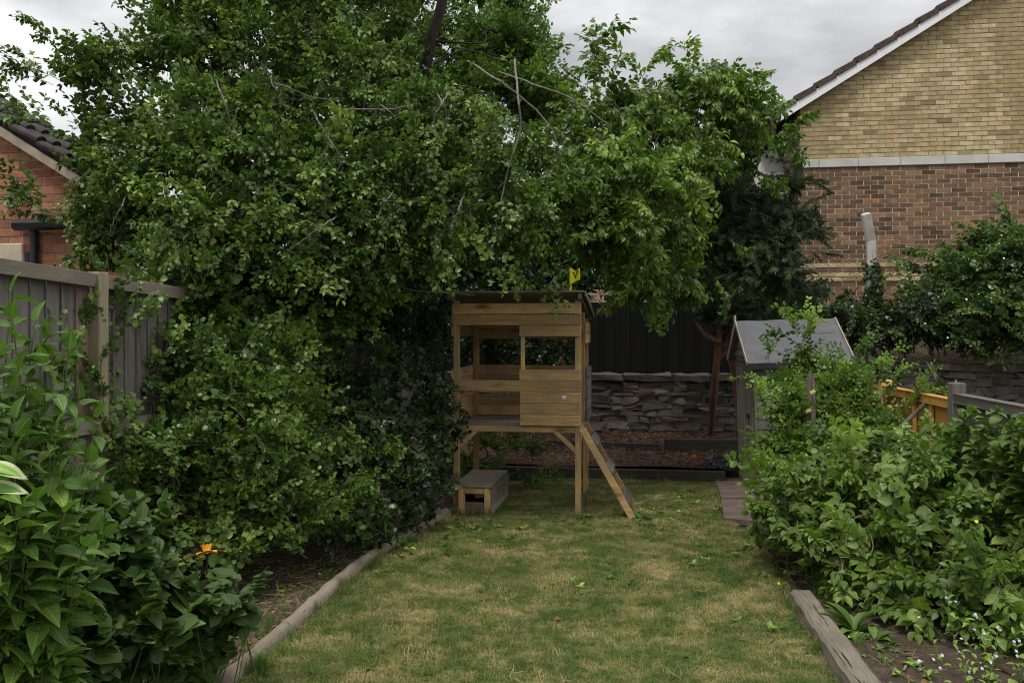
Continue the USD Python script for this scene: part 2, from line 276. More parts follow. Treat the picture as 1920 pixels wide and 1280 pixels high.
groundmat('soil', [(0.3, (0.035, 0.026, 0.02)), (0.55, (0.075, 0.056, 0.04)), (0.75, (0.13, 0.10, 0.065))])
groundmat('mulch', [(0.3, (0.04, 0.024, 0.018)), (0.5, (0.095, 0.055, 0.038)), (0.75, (0.17, 0.11, 0.075))], 22.0, 90.0)
brickmat('chips', [(0.0, (0.045, 0.026, 0.018)), (0.5, (0.11, 0.062, 0.04)), (0.85, (0.18, 0.115, 0.075)), (1.0, (0.32, 0.24, 0.16))])
brickmat('straw', [(0.0, (0.10, 0.07, 0.04)), (0.5, (0.20, 0.155, 0.08)), (1.0, (0.34, 0.27, 0.15))])

g = lambda r, gr, b: (r, gr, b)
leafmat('leaf_plum', [(0.0, (0.032, 0.062, 0.014)), (0.45, (0.052, 0.096, 0.020)), (0.8, (0.084, 0.142, 0.030)), (1.0, (0.15, 0.20, 0.05))], rough=0.40, gain=1.3)
leafmat('leaf_tall', [(0.0, (0.040, 0.085, 0.018)), (0.5, (0.065, 0.125, 0.026)), (1.0, (0.11, 0.185, 0.04))], rough=0.42, trans=0.24)
leafmat('leaf_apple', [(0.0, (0.048, 0.092, 0.016)), (0.5, (0.080, 0.142, 0.024)), (0.85, (0.118, 0.19, 0.036)), (1.0, (0.165, 0.235, 0.05))], rough=0.40, trans=0.22)
leafmat('leaf_hedge', [(0.0, (0.028, 0.058, 0.013)), (0.45, (0.050, 0.098, 0.019)), (0.8, (0.090, 0.155, 0.030)), (1.0, (0.13, 0.18, 0.045))], rough=0.40)
leafmat('leaf_shrub', [(0.0, (0.045, 0.085, 0.018)), (0.5, (0.080, 0.145, 0.028)), (0.85, (0.13, 0.205, 0.042)), (1.0, (0.17, 0.24, 0.06))], rough=0.45, trans=0.3)
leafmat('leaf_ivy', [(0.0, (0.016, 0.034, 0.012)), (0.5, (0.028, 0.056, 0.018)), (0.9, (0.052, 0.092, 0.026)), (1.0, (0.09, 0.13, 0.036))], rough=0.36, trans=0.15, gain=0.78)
leafmat('leaf_lilac', [(0.0, (0.042, 0.092, 0.020)), (0.5, (0.080, 0.155, 0.030)), (0.9, (0.125, 0.215, 0.042)), (1.0, (0.17, 0.26, 0.05))], rough=0.45, trans=0.2, veins=True)
leafmat('leaf_bindweed', [(0.0, (0.034, 0.070, 0.016)), (0.5, (0.068, 0.122, 0.030)), (1.0, (0.115, 0.18, 0.045))], rough=0.5, veins=True)
leafmat('leaf_raspberry', [(0.0, (0.056, 0.100, 0.018)), (0.5, (0.098, 0.160, 0.028)), (0.85, (0.145, 0.215, 0.042)), (1.0, (0.18, 0.245, 0.06))], rough=0.5, trans=0.2, veins=True, gain=1.08)
leafmat('leaf_cane', [(0.0, (0.050, 0.092, 0.018)), (0.5, (0.088, 0.150, 0.028)), (0.85, (0.135, 0.205, 0.042)), (1.0, (0.17, 0.24, 0.06))], rough=0.5, trans=0.2)
leafmat('leaf_bramble', [(0.0, (0.026, 0.055, 0.018)), (0.5, (0.045, 0.088, 0.026)), (1.0, (0.085, 0.14, 0.038))], rough=0.42, trans=0.2)
leafmat('leaf_conifer', [(0.0, (0.020, 0.036, 0.018)), (0.5, (0.036, 0.060, 0.030)), (1.0, (0.070, 0.098, 0.050))], rough=0.6, trans=0.05, spec=0.3)
leafmat('leaf_weed', [(0.0, (0.048, 0.105, 0.020)), (0.5, (0.075, 0.15, 0.028)), (1.0, (0.12, 0.19, 0.045))], rough=0.5, gain=.85)
leafmat('leaf_yucca', [(0.0, (0.018, 0.04, 0.018)), (1.0, (0.035, 0.065, 0.028))], rough=0.4, trans=0.08)
leafmat('leaf_cream', [(0.0, (0.33, 0.36, 0.24)), (1.0, (0.40, 0.43, 0.30))], rough=0.5)
leafmat('leaf_dead', [(0.0, (0.08, 0.045, 0.025)), (0.6, (0.16, 0.09, 0.045)), (1.0, (0.26, 0.17, 0.08))], rough=0.8, trans=0.1)

# ------------------------------------------------------------------ foliage
def fine_leaf(w=0.6, fold=0.12, curl=0.22, petiole=0.10, prof=(0, .70, .98, 1.0, .80, .50, .20, 0), at=(0, .10, .24, .42, .60, .77, .90, 1.0), wave=0.03, back=0.0):
    """a finer leaf for plants near the camera: five points across, a raised midrib and a drawn out tip"""
    v, f = [], []
    for k, (t, p) in enumerate(zip(at, prof)):
        x = petiole + (1 - petiole) * t; z = -curl * t ** 1.8
        for j, s in enumerate((-1, -.55, 0, .55, 1)):
            v.append([x - back * abs(s) * (1 - t) * (t < .2), s * w * p / 2, z + fold * p * abs(s) ** 1.3 * .8 + wave * (abs(s) == 1) * math.sin(5.2 * k + s) - 0.012 * (s == 0)])
        if k:
            for j in range(4): a = (k - 1) * 5 + j; f += [[a, a + 5, a + 6], [a, a + 6, a + 1]]
    v.append([0, 0.006, 0]); v.append([0, -0.006, 0]); n = len(v); f += [[n - 1, 2, n - 2], [n - 1, 1, 2], [2, 3, n - 2]]
    return np.array(v, float), np.array(f)
def leaf_template(w=0.5, fold=0.10, curl=0.18, petiole=0.12, shape='ovate'):
    """one leaf along +x, 1 long, its face up +z"""
    ts = np.array([0.0, 0.22, 0.5, 0.78, 1.0])
    prof = {'ovate': [0, .92, 1.0, .58, 0], 'lance': [0, .7, 1.0, .7, 0], 'heart': [0, 1.15, 1.0, .52, 0], 'round': [0, .95, 1.08, .85, 0]}[shape]
    v = [[0, 0, 0], [petiole, 0, 0.0]]
    for t, p in zip(ts[1:4], prof[1:4]):
        x = petiole + (1 - petiole) * t; z = -curl * t * t; h = w * p / 2
        v += [[x - (0.10 if (shape == 'heart' and t < .3) else 0), -h, z + fold * p], [x, 0, z], [x - (0.10 if (shape == 'heart' and t < .3) else 0), h, z + fold * p]]
    v.append([1.0, 0, -curl * 1.25])
    f = [[1, 2, 3], [1, 3, 4]]
    for s in (2, 5):
        f += [[s, s + 3, s + 4], [s, s + 4, s + 1], [s + 1, s + 4, s + 5], [s + 1, s + 5, s + 2]]
    f += [[8, 11, 9], [9, 11, 10]]
    v = np.array(v, float); v[0] = v[1] * 0.999
    return v, np.array(f)
def place_leaves(tpl, base, dirs, normals, lens):
    base, dirs, normals, lens = map(lambda a: np.asarray(a, float), (base, dirs, normals, lens))
    x = dirs / np.linalg.norm(dirs, axis=1, keepdims=True)
    y = np.cross(normals, x); y /= np.linalg.norm(y, axis=1, keepdims=True) + 1e-9; z = np.cross(x, y)
    v, f = tpl; n = len(base)
    V = base[:, None] + lens[:, None, None] * (v[None, :, 0:1] * x[:, None] + v[None, :, 1:2] * y[:, None] + v[None, :, 2:3] * z[:, None])
    return V, f
def flat(V, f):
    n, m = V.shape[:2]
    return V.reshape(-1, 3), (f[None] + (np.arange(n) * m)[:, None, None]).reshape(-1, 3)
def leaves_along(rng, pts, leafL, gap, spread=55, droop=0.25, lift=0.2, var=0.38, start=0.1, rosette=2):
    """leaves along one twig: bases, directions, normals, lengths"""
    seg = np.linalg.norm(np.diff(pts, axis=0), axis=1); s = np.r_[0, np.cumsum(seg)]; B, D, N, Ls = [], [], [], []
    n = max(2, int(s[-1] * (1 - start) / gap))
    for k in range(n):
        a = s[-1] * (start + (1 - start) * (k + 0.5) / n); p = np.array([np.interp(a, s, pts[:, i]) for i in range(3)])
        q = np.array([np.interp(min(a + 0.02, s[-1]), s, pts[:, i]) for i in range(3)]); r = np.array([np.interp(max(a - 0.02, 0), s, pts[:, i]) for i in range(3)])
        t = q - r; t /= np.linalg.norm(t) + 1e-9
        for _ in range(rng.integers(1, rosette + 1)):
            side = np.cross([0, 0, 1.0], t); side /= np.linalg.norm(side) + 1e-9
            phi = math.radians((90 if k % 2 else -90) + rng.normal(0, 45)); upv = np.cross(t, side)
            o = side * math.sin(phi) + upv * math.cos(phi) * 0.7
            sp = math.radians(spread + rng.normal(0, 15)); d = t * math.cos(sp) + o * math.sin(sp) + np.array([0, 0, -droop + rng.normal(0, 0.15)])
            B.append(p); D.append(d); N.append(np.array([0, 0, 1.0]) + t * lift + rng.normal(0, 0.38, 3)); Ls.append(leafL * (1 + rng.uniform(-var, var)) * (1.0 - 0.35 * (k / n) ** 3))
    B.append(pts[-1]); D.append(t + np.array([0, 0, -droop * 0.5])); N.append(np.array([0, 0, 1.0]) + rng.normal(0, 0.3, 3)); Ls.append(leafL * 0.75)
    return B, D, N, Ls
def shoot(rng, length, leafL, tpl, gap=0.03, sides=4, sag=0.25, twig_r=0.0028, **kw):
    """a leafy shoot along +x with side twigs: (leaf mesh, twig mesh)"""
    x = np.linspace(0, 1, 7); bend = rng.normal(0, 0.12)
    main = np.c_[x * length, bend * length * x**2, -sag * length * x**2]
    B, D, N, Ls = leaves_along(rng, main, leafL, gap, **kw); tw = [tube(main, np.linspace(twig_r, twig_r * 0.4, 7), 4)]
    for k in range(sides):
        a = rng.uniform(0.15, 0.8); p = np.array([np.interp(a, x, main[:, i]) for i in range(3)]); sg = 1 if k % 2 else -1
        d = np.array([math.cos(0.8), sg * math.sin(0.8), rng.normal(0.1, 0.3)]); l2 = length * rng.uniform(0.22, 0.42)
        pts = p + np.linspace(0, 1, 4)[:, None] * d * l2 + np.c_[np.zeros((4, 2)), -sag * l2 * np.linspace(0, 1, 4) ** 2]
        b, dd, nn, ll = leaves_along(rng, pts, leafL * 0.92, gap, **kw); B += b; D += dd; N += nn; Ls += ll
        tw.append(tube(pts, np.linspace(twig_r * 0.6, twig_r * 0.3, 4), 3))
    return flat(*place_leaves(tpl, B, D, N, Ls)), cat(tw)

def quats(dirs, ups, rng, roll=0.4):
    x = dirs / np.linalg.norm(dirs, axis=1, keepdims=True); up = ups + rng.normal(0, roll, ups.shape)
    y = np.cross(up, x); y /= np.linalg.norm(y, axis=1, keepdims=True) + 1e-9; z = np.cross(x, y)
    return Rotation.from_matrix(np.stack([x, y, z], 2)).as_quat()
def instancer(name, parent, protos, pos, q, scales, idx, kind='stuff', label=None):
    path = path_for(name, parent); pi = UsdGeom.PointInstancer.Define(stage, path); targets = []
    for k, pieces in enumerate(protos):
        px = UsdGeom.Xform.Define(stage, f'{path}/shoot_{k:03d}')
        for nm, m, mat, sm in pieces: usdkit.mesh(stage, f'{path}/shoot_{k:03d}/{nm}', m, L + mat, smooth=sm)
        targets.append(px.GetPath())
    pi.CreatePrototypesRel().SetTargets(targets)
    pi.CreatePositionsAttr(Vt.Vec3fArray.FromNumpy(np.asarray(pos, np.float32)))
    pi.CreateOrientationsAttr(Vt.QuathArray([Gf.Quath(float(a[3]), float(a[0]), float(a[1]), float(a[2])) for a in q]))
    pi.CreateScalesAttr(Vt.Vec3fArray.FromNumpy(np.repeat(np.asarray(scales, np.float32)[:, None], 3, 1)))
    pi.CreateProtoIndicesAttr(Vt.IntArray.FromNumpy(np.asarray(idx, np.int32)))
    return tag(pi, label, None, None, kind)
def shoot_protos(seed, n, leafmat_name, twig='twig_brown', **kw):
    rng = np.random.default_rng(seed); out = []
    for _ in range(n):
        lm, tm = shoot(rng, **kw); out.append([('leaves', lm, leafmat_name, True), ('twig', tm, twig, False)])
    return out
def crown(rng, clumps, density, length, lift=0.35, flat_z=0.85, shell=0.5, wild=0.45, hang=0.0, facing=None, sparse=0.40):
    """shoots in the clumps of a crown: bases and directions"""
    P, D, gap = [], [], rng.integers(0, 99)
    for c, r in clumps:
        n = max(3, int(density * r * r)); d = rng.normal(0, 1, (n, 3)); d /= np.linalg.norm(d, axis=1, keepdims=True)
        if facing is not None:
            d = np.where(((d @ facing) < -0.35)[:, None], -d, d)
        f = shell + (1 - shell) * rng.uniform(0, 1, n) ** 0.6
        tip = c + d * np.array([1, 1, flat_z]) * (r * f * rng.uniform(0.85, 1.2, n))[:, None]
        o = d + rng.normal(0, wild, (n, 3)) + np.array([0, 0, lift]) - np.array([0, 0, hang]) * (1 - d[:, 2:3]) / 2
        o /= np.linalg.norm(o, axis=1, keepdims=True)
        ok = meshkit.fbm(tip * 3.1, 2, int(gap)) > sparse
        P.append((tip - o * length * 0.75)[ok]); D.append(o[ok])
    return np.vstack(P), np.vstack(D)
def foliage(name, parent, protos, P, D, rng, smin=0.7, smax=1.15, roll=0.35, label=None):
    up = np.tile([0, 0, 1.0], (len(P), 1))
    return instancer(name, parent, protos, P, quats(D, up, rng, roll), rng.uniform(smin, smax, len(P)), rng.integers(0, len(protos), len(P)), label=label)
def limb(rng, a, b, r0, r1, wob=0.12, sides=7, n=9):
    a, b = np.asarray(a, float), np.asarray(b, float); d = np.linalg.norm(b - a)
    mid = [a + (b - a) * t + rng.normal(0, wob * d * 0.5, 3) for t in (0.33, 0.66)]
    p = curve([a] + mid + [b], n); return tube(p, np.linspace(r0, r1, len(p)), sides)
def twigs_in(rng, clumps, per, r=0.006):
    out = []
    for c, rad in clumps:
        for _ in range(per):
            d = rng.normal(0, 1, 3); d /= np.linalg.norm(d); e = c + d * rad * rng.uniform(0.6, 1.0)
            out.append(limb(rng, c + rng.normal(0, 0.05, 3), e, r, r * 0.35, 0.25, 4, 7))
    return cat(out)
def C(lst): return [(W(x, y, Z), r) for x, y, Z, r in lst]
CAMDIR = np.array([0, -1.0, 0.25])

#==STRUCTURE==
# ------------------------------------------------------------------ ground
rng = np.random.default_rng(11)
def sheet(name, poly, z, mat, step=0.12, amp=0.012, label=None, kind='structure', parent=None, zf=None):
    """a ground sheet filling a polygon in plan, gently uneven"""
    from shapely.geometry import Polygon, Point
    from shapely import contains_xy
    pg = Polygon(poly); x0, y0, x1, y1 = pg.bounds
    xs, ys = np.arange(x0, x1, step), np.arange(y0, y1, step); gx, gy = np.meshgrid(xs, ys); p = np.c_[gx.ravel(), gy.ravel()]
    p = p[contains_xy(pg.buffer(-step * 0.3), p[:, 0], p[:, 1])]
    edge = np.array([pg.exterior.interpolate(d).coords[0] for d in np.arange(0, pg.length, step)]); p = np.vstack([p, edge])
    from scipy.spatial import Delaunay
    t = Delaunay(p).simplices; c = p[t].mean(1); t = t[contains_xy(pg, c[:, 0], c[:, 1])]
    a = p[t]; flip = np.cross(a[:, 1] - a[:, 0], a[:, 2] - a[:, 0]) < 0; t[flip] = t[flip][:, ::-1]
    v = np.c_[p, np.zeros(len(p))]; v[:, 2] = z + (meshkit.fbm(v * 1.7, 4, 3) - 0.5) * 2 * amp
    if zf is not None: v[:, 2] += zf(p)
    return obj(name, (v, t), mat, parent, smooth=True, label=label, kind=kind)
big = np.array([[-160, -40, -0.03], [160, -40, -0.03], [160, 260, -0.03], [-160, 260, -0.03]], float)
obj('ground', (big, np.array([[0, 1, 2], [0, 2, 3]])), 'soil', kind='structure')
KERB = [(427, 1280), (472, 1243), (535, 1187), (590, 1136), (640, 1091), (690, 1052), (735, 1025), (785, 997), (838, 965)]
kerb = np.array([G(*p) for p in KERB])
near_kerb = kerb[0] + (kerb[0] - kerb[2]) * 4
lawn_poly = [tuple(near_kerb[:2])] + [tuple(p[:2]) for p in kerb] + [tuple(G(870, 957)[:2]), tuple(G(925, 915)[:2]), tuple(G(1000, 899)[:2]), tuple(G(1340, 899)[:2]), tuple(G(1352, 975)[:2]),
             tuple(G(1400, 1000)[:2]), tuple(G(1462, 1075)[:2]), tuple(G(1497, 1112)[:2]), tuple(G(1625, 1290)[:2]), (1.6, 3.2), (1.5, 2.0), (near_kerb[0], 2.0)]
sheet('lawn', lawn_poly, 0.0, 'turf', 0.10, 0.014)
left_bed = [tuple(p[:2]) for p in kerb] + [(-0.55, 8.6), (-0.3, 9.9), (-2.0, 10.4), (-2.4, 6.7), (-2.7, 4.2), (-2.7, 3.0), (-1.3, 3.0)]
sheet('planting_bed', left_bed, 0.018, 'soil', 0.12, 0.02)
right_bed = [tuple(G(1500, 1116)[:2] + np.array([.06, 0])), tuple(G(1412, 1000)[:2]), tuple(G(1430, 975)[:2]), (2.7, 9.0), (3.4, 8.6), (3.2, 6.0), (2.9, 3.2), (1.72, 3.2), tuple(G(1650, 1290)[:2])]
sheet('planting_bed', right_bed, 0.015, 'soil', 0.12, 0.03)

# the raised beds and the upper ground behind the garden, in the garden's own axes
def back(u, d): return (np.array([2.18, 12.5, 0]) + EX * u + AY * d)[:2]
sheet('mulch_bed', [tuple(back(-3.6, -2.32)), tuple(back(0.95, -2.32)), tuple(back(0.95, -0.05)), tuple(back(-3.6, -0.05))], 0.17, 'mulch', 0.10, 0.03, zf=lambda p: 0.10 * np.clip((p - back(0, -1.5)) @ AY[:2] / 1.5, -0.2, 1))
sheet('upper_ground', [tuple(back(-14, 0.28)), tuple(back(14, 0.28)), tuple(back(14, 24)), tuple(back(-14, 24))], 1.02, 'soil', 0.6, 0.06, zf=lambda p: 0.62 * np.clip((p - back(0, 0.3)) @ AY[:2] / 2.0, 0, 1))

def tilted(loc): return dict(loc=loc, rotz=TURN)
# ------------------------------------------------------------------ brickwork
def bricks(parent, mat, name, z0, courses, u0, u1, inside, bl=0.212, bh=0.0625, pl=0.225, ph=0.075, proud=0.004, limit=300, rng=None, eye_u=0.0):
    """stretcher bond, each brick its own piece, those past the limit joined"""
    out = []
    for k in range(courses):
        za = z0 + k * ph; off = (k % 2) * pl / 2 + rng.normal(0, 0.006); n0 = math.floor((u0 - off) / pl)
        for i in range(n0, int((u1 - off) / pl) + 2):
            a, b = off + i * pl, off + i * pl + bl
            a, b = max(a, u0), min(b, u1)
            if b - a < 0.03 or not inside((a + b) / 2, za + bh): continue
            j = rng.normal(0, 0.0015, 4)
            out.append(((a + b) / 2, za, box(a + j[0], b + j[1], -proud - abs(j[2]), 0.05, za + j[3], za + bh + j[3])))
    out.sort(key=lambda o: abs(o[0] - eye_u) + 0.2 * abs(o[1] - 3.5))
    for _, _, m in out[:limit]: obj(name, m, mat, parent)
    if out[limit:]: obj(name + '_field', cat([m for _, _, m in out[limit:]]), mat, parent, kind='stuff')

# the yellow and brown brick house on the right
rh = thing('brick_house', 'gabled house of yellow brick over brown brick with a pale stone band, at right', 'house', (4.78, 14.7, 0), TURN)
SL = 0.615; EV = 5.40                      # roof slope, wall height at the corner
wall = [(0, 0.9), (8.4, 0.9), (8.4, EV), (4.2, EV + 4.2 * SL), (0, EV)]
obj('wall', prism([(0.0, 0.9), (8.4, 0.9), (8.4, 4.40), (0, 4.40)], 0.0, 7.5), 'mortar_pale', rh)
obj('upper_wall', prism([(0.0, 4.40), (8.4, 4.40), (8.4, EV), (4.2, EV + 4.2 * SL), (0, EV)], 0.001, 7.5), 'mortar_grey', rh)
br = np.random.default_rng(3)
bricks(rh, 'brick_brown', 'brown_brick', 2.84, 21, 0.0, 4.3, lambda u, z: u < 4.2, rng=br, eye_u=2.2, limit=300)
bricks(rh, 'brick_brown', 'low_brown_brick', 1.71, 11, 0.0, 4.3, lambda u, z: True, rng=br, eye_u=1.2, limit=60)
bricks(rh, 'brick_yellow', 'plinth_brick', 2.765, 1, 0.0, 4.3, lambda u, z: True, rng=br, proud=0.02)
bricks(rh, 'brick_brown', 'plinth_brick', 2.69, 1, 0.0, 4.3, lambda u, z: True, rng=br, proud=0.012)
bricks(rh, 'brick_yellow', 'plinth_brick', 2.54, 2, 0.0, 4.3, lambda u, z: True, rng=br, proud=0.02)
bricks(rh, 'brick_yellow', 'yellow_brick', 4.565, 36, 0.0, 4.3, lambda u, z: z < EV + u * SL + 0.12 and z < 7.15, rng=br, eye_u=1.9, limit=300)
u = 0.0
for w_ in (0.30, 0.62, 0.66, 0.68, 0.66, 0.7, 0.7):
    obj('stone_band', cbox(u + 0.003, u + w_ - 0.003, -0.03, 0.06, 4.415, 4.552, 0.006), 'stone_band', rh); u += w_
obj('side_wall_band', box(-0.004, 0.0, 0.3, 7.4, 1.7, EV), 'brick_brown', rh)
def along(u0, u1, y0, y1, dz0, dz1): # a beam that follows the roof's slope
    return prism([(u0, EV + u0 * SL + dz0), (u1, EV + u1 * SL + dz0), (u1, EV + u1 * SL + dz1), (u0, EV + u0 * SL + dz1)], y0, y1)
obj('barge_board', along(-0.33, 4.2, -0.16, -0.13, -0.02, 0.135), 'white_paint', rh)
obj('soffit', along(-0.33, 4.2, -0.128, 0.0, 0.0, 0.03), 'white_paint', rh)
obj('roof_slope', along(-0.36, 4.2, -0.10, 7.6, 0.142, 0.19), 'tile_brown', rh)
obj('roof_slope', prism([(4.2, EV + 4.2 * SL + 0.142), (8.8, EV - 0.4 * SL + 0.142), (8.8, EV - 0.4 * SL + 0.19), (4.2, EV + 4.2 * SL + 0.19)], -0.10, 7.6), 'tile_brown', rh)
ang = math.atan(SL)
for k in range(13):
    s0 = -0.42 + k * 0.315; c_ = np.array([s0, 0, EV + s0 * SL + 0.19])
    m = cbox(0, 0.40, -0.185, 0.16, 0.0, 0.052, 0.008); m = turned(m, Rotation.from_euler('y', -math.degrees(ang) + 4.5, degrees=True)); obj('roof_tile', (m[0] + c_, m[1]), 'tile_brown', rh)
    m = cbox(0.03, 0.37, -0.185, -0.13, -0.05, 0.0, 0.006); m = turned(m, Rotation.from_euler('y', -math.degrees(ang) + 2, degrees=True)); obj('cloaked_verge', (m[0] + c_, m[1]), 'tile_brown', rh)
obj('gutter', tube([(-0.40, -0.2, EV - 0.12), (-0.40, 7.5, EV - 0.12)], 0.06, 8), 'gutter_brown', rh)
obj('gutter_end', cbox(-0.48, -0.33, -0.22, -0.14, EV - 0.20, EV - 0.05, 0.03), 'gutter_brown', rh)
obj('downpipe', tube(curve([(-0.38, 0.12, EV - 0.15), (-0.38, 0.12, EV - 0.42), (-0.16, 0.12, EV - 0.52), (-0.055, 0.12, EV - 0.62), (-0.055, 0.12, 2.0)], 22), 0.036, 8), 'gutter_brown', rh)

# white rendered wing further back, seen past the corner of the brick house
wh = thing('rendered_house', 'white rendered house end with white framed window, between bright tree and brick house', 'house', (4.55, 16.6, 0), TURN)
obj('wall', prism([(-1.5, 1.2), (0.75, 1.2), (0.75, 5.05), (0.10, 5.05), (-1.4, 5.75), (-1.5, 5.70)], 0, 3), 'render_white', wh)
obj('barge_board', prism([(0.42, 4.88), (0.42, 5.02), (-1.4, 5.86), (-1.4, 5.72)], -0.08, -0.04), 'white_paint', wh)
obj('roof_slope', prism([(0.48, 4.99), (0.48, 5.08), (-1.4, 5.96), (-1.4, 5.87)], -0.1, 3.1), 'slate', wh)
wn = obj('window', box(0.12, 0.62, -0.03, -0.002, 3.65, 4.62), 'window_glass', wh)
for a in ((0.10, 0.15), (0.35, 0.39), (0.59, 0.64)): obj('frame', cbox(a[0], a[1], -0.06, -0.032, 3.6, 4.67, 0.004), 'white_paint', wn)
for z_ in (3.6, 4.25, 4.62): obj('glazing_bar', cbox(0.15, 0.59, -0.055, -0.033, z_, z_ + 0.045, 0.004), 'white_paint', wn)

# the orange brick house on the left
lh = thing('orange_brick_house', 'orange brick house end with dark tiled roof, beyond the left fence', 'house', (-4.28, 7.9, 0), TURN)
def lz(u, dz=0.0): return 3.30 - 0.60 * u + dz
obj('wall', prism([(-4.0, 0.0), (1.5, 0.0), (1.5, lz(1.5, 0.05)), (-4.0, lz(-4.0, 0.05))], 0.0, 0.95), 'mortar_red', lh)
lr = np.random.default_rng(8)
bricks(lh, 'brick_orange', 'brick', 1.44, 34, -1.1, 1.2, lambda u, z: z < lz(u, 0.06) and z < 4.0 and not (u < -0.06 and 1.9 < z < 2.52), rng=lr, bl=0.213, eye_u=0.0, limit=260)
obj('cream_panel', cbox(-1.1, -0.075, -0.03, 0.02, 1.95, 2.50, 0.01), 'cream_panel', lh)
obj('vent_pipe', box(-0.058, -0.02, -0.02, 0.0, 2.25, 2.42), 'gutter_black', lh)
def lbeam(u0, u1, y0, y1, a, b): return prism([(u0, lz(u0, a)), (u1, lz(u1, a)), (u1, lz(u1, b)), (u0, lz(u0, b))], y0, y1)
obj('barge_board', lbeam(-4.0, 1.3, -0.10, -0.07, 0.0, 0.085), 'barge_old', lh)
obj('soffit', lbeam(-4.0, 1.3, -0.068, 0.0, 0.01, 0.03), 'barge_old', lh)
obj('roof_slope', lbeam(-4.0, 1.45, -0.06, 1.0, 0.09, 0.15), 'tile_dark', lh)
la = math.degrees(math.atan(0.6))
for k in range(10):
    s0 = 1.2 - 0.262 * k
    for j in range(5):
        y_ = -0.13 + j * 0.20
        m = tube([(0, 0, 0), (-0.30, 0, 0)], [0.062, 0.058], 10); m = (m[0] * np.array([1, 1.0, 0.62]), m[1]); m = turned(m, Rotation.from_euler('y', la - 6, degrees=True))
        obj('roof_tile' if j < 3 else 'far_tile', (m[0] + [s0, y_ + 0.05, lz(s0, 0.185)], m[1]), 'tile_dark', lh)
        if j < 3:
            m = cbox(-0.30, 0, -0.06, 0.10, -0.012, 0.014, 0.004); m = turned(m, Rotation.from_euler('y', la - 6, degrees=True)); obj('pan_tile', (m[0] + [s0, y_ + 0.1, lz(s0, 0.165)], m[1]), 'tile_dark', lh)
gm = tube([(-0.10, -0.09, 2.655), (0.6, -0.09, 2.655)], 0.055, 8)
obj('gutter', gm, 'gutter_black', lh)
obj('downpipe', tube([(0.055, -0.05, 2.64), (0.055, -0.05, 0.1)], 0.036, 8), 'gutter_black', lh)

# distant pinkish brick wall glimpsed over the dark fence
fw = thing('distant_brick_wall', 'pinkish brick wall glimpsed through the branches above the dark fence', 'wall', (1.2, 17.0, 1.6), TURN)
obj('brickwork', box(0.1, 1.15, 0, 0.22, -0.3, 1.05), 'far_brick', fw)
obj('coping', cbox(0.08, 1.17, -0.03, 0.25, 1.052, 1.11, 0.01), 'stone_band', fw)

# ------------------------------------------------------------------ retaining wall of rubble stone
sr = np.random.default_rng(21)
sw = thing('stone_wall', 'rubble stone retaining wall behind the mulch bed and the shed', 'wall', (2.18, 12.5, 0), TURN)
def wtop(u): return 1.05 + 0.17 * min(1, max(0, (u - 0.9) / 1.2))
obj('backing', prism([(-4.5, -0.1), (8, -0.1), (8, wtop(8) - 0.09), (1.0, wtop(2) - 0.10), (0.8, wtop(0) - 0.09), (-4.5, wtop(0) - 0.09)], -0.02, 0.6), 'wall_mortar', sw)
zz = 0.06; row = 0
while zz < 1.2:
    rh_ = sr.uniform(0.07, 0.16); uu = -3.4 + sr.uniform(0, 0.2)
    while uu < 6.2:
        wd = sr.uniform(0.13, 0.36) if rh_ > 0.11 else sr.uniform(0.14, 0.42); hh = rh_ * sr.uniform(0.82, 1.1)
        if zz + hh < wtop(uu) + 0.03:
            m = stone(wd * 1.08, 0.22, hh * 1.10, sr, 0.24, 0.28); m = rough(m, 0.034, 13, int(sr.integers(0, 99))); m = turned(m, Rotation.from_euler('y', sr.normal(0, 3.5), degrees=True))
            obj('stone', (m[0] + [uu + wd / 2, 0.055 + sr.normal(0, 0.012), zz + hh / 2], m[1]), 'rubble', sw, smooth=28)
        uu += wd
    zz += rh_ * 0.97
cp = np.random.default_rng(5); uu = -3.4
while uu < 6.5:
    wd = cp.uniform(0.5, 1.1); m = trimesh.creation.box((wd, 0.42, 0.085)); m = m.subdivide().subdivide(); m = rough((np.asarray(m.vertices), np.asarray(m.faces)), 0.045, 7.0, int(uu * 9) % 50)
    obj('coping_stone', (m[0] + [uu + wd / 2, 0.10, wtop(uu + wd / 2) + 0.01], m[1]), 'wall_mortar', sw, smooth=40); uu += wd + 0.006

# dark close-boarded fence on top of the wall
df = thing('dark_fence', 'tall blackish boarded fence standing above the stone wall', 'fence', (2.18, 12.5, 0), TURN)
for k in range(71):
    u = -7.08 + k * 0.115
    obj('board', cbox(u - 0.012, u + 0.124, 0.345 + 0.02 * (k % 2), 0.363 + 0.02 * (k % 2), 1.02, 2.13 + 0.01 * math.sin(k * 2.1)), 'darkboard_z', df)
for k in range(5): obj('post', cbox(-6.96 + k * 1.83, -6.86 + k * 1.83, 0.40, 0.5, 0.8, 2.16), 'darkboard_z', df)
for z_ in (1.2, 1.9): obj('rail', cbox(-7.0, 1.05, 0.386, 0.42, z_, z_ + 0.07), 'sleeper_x', df)

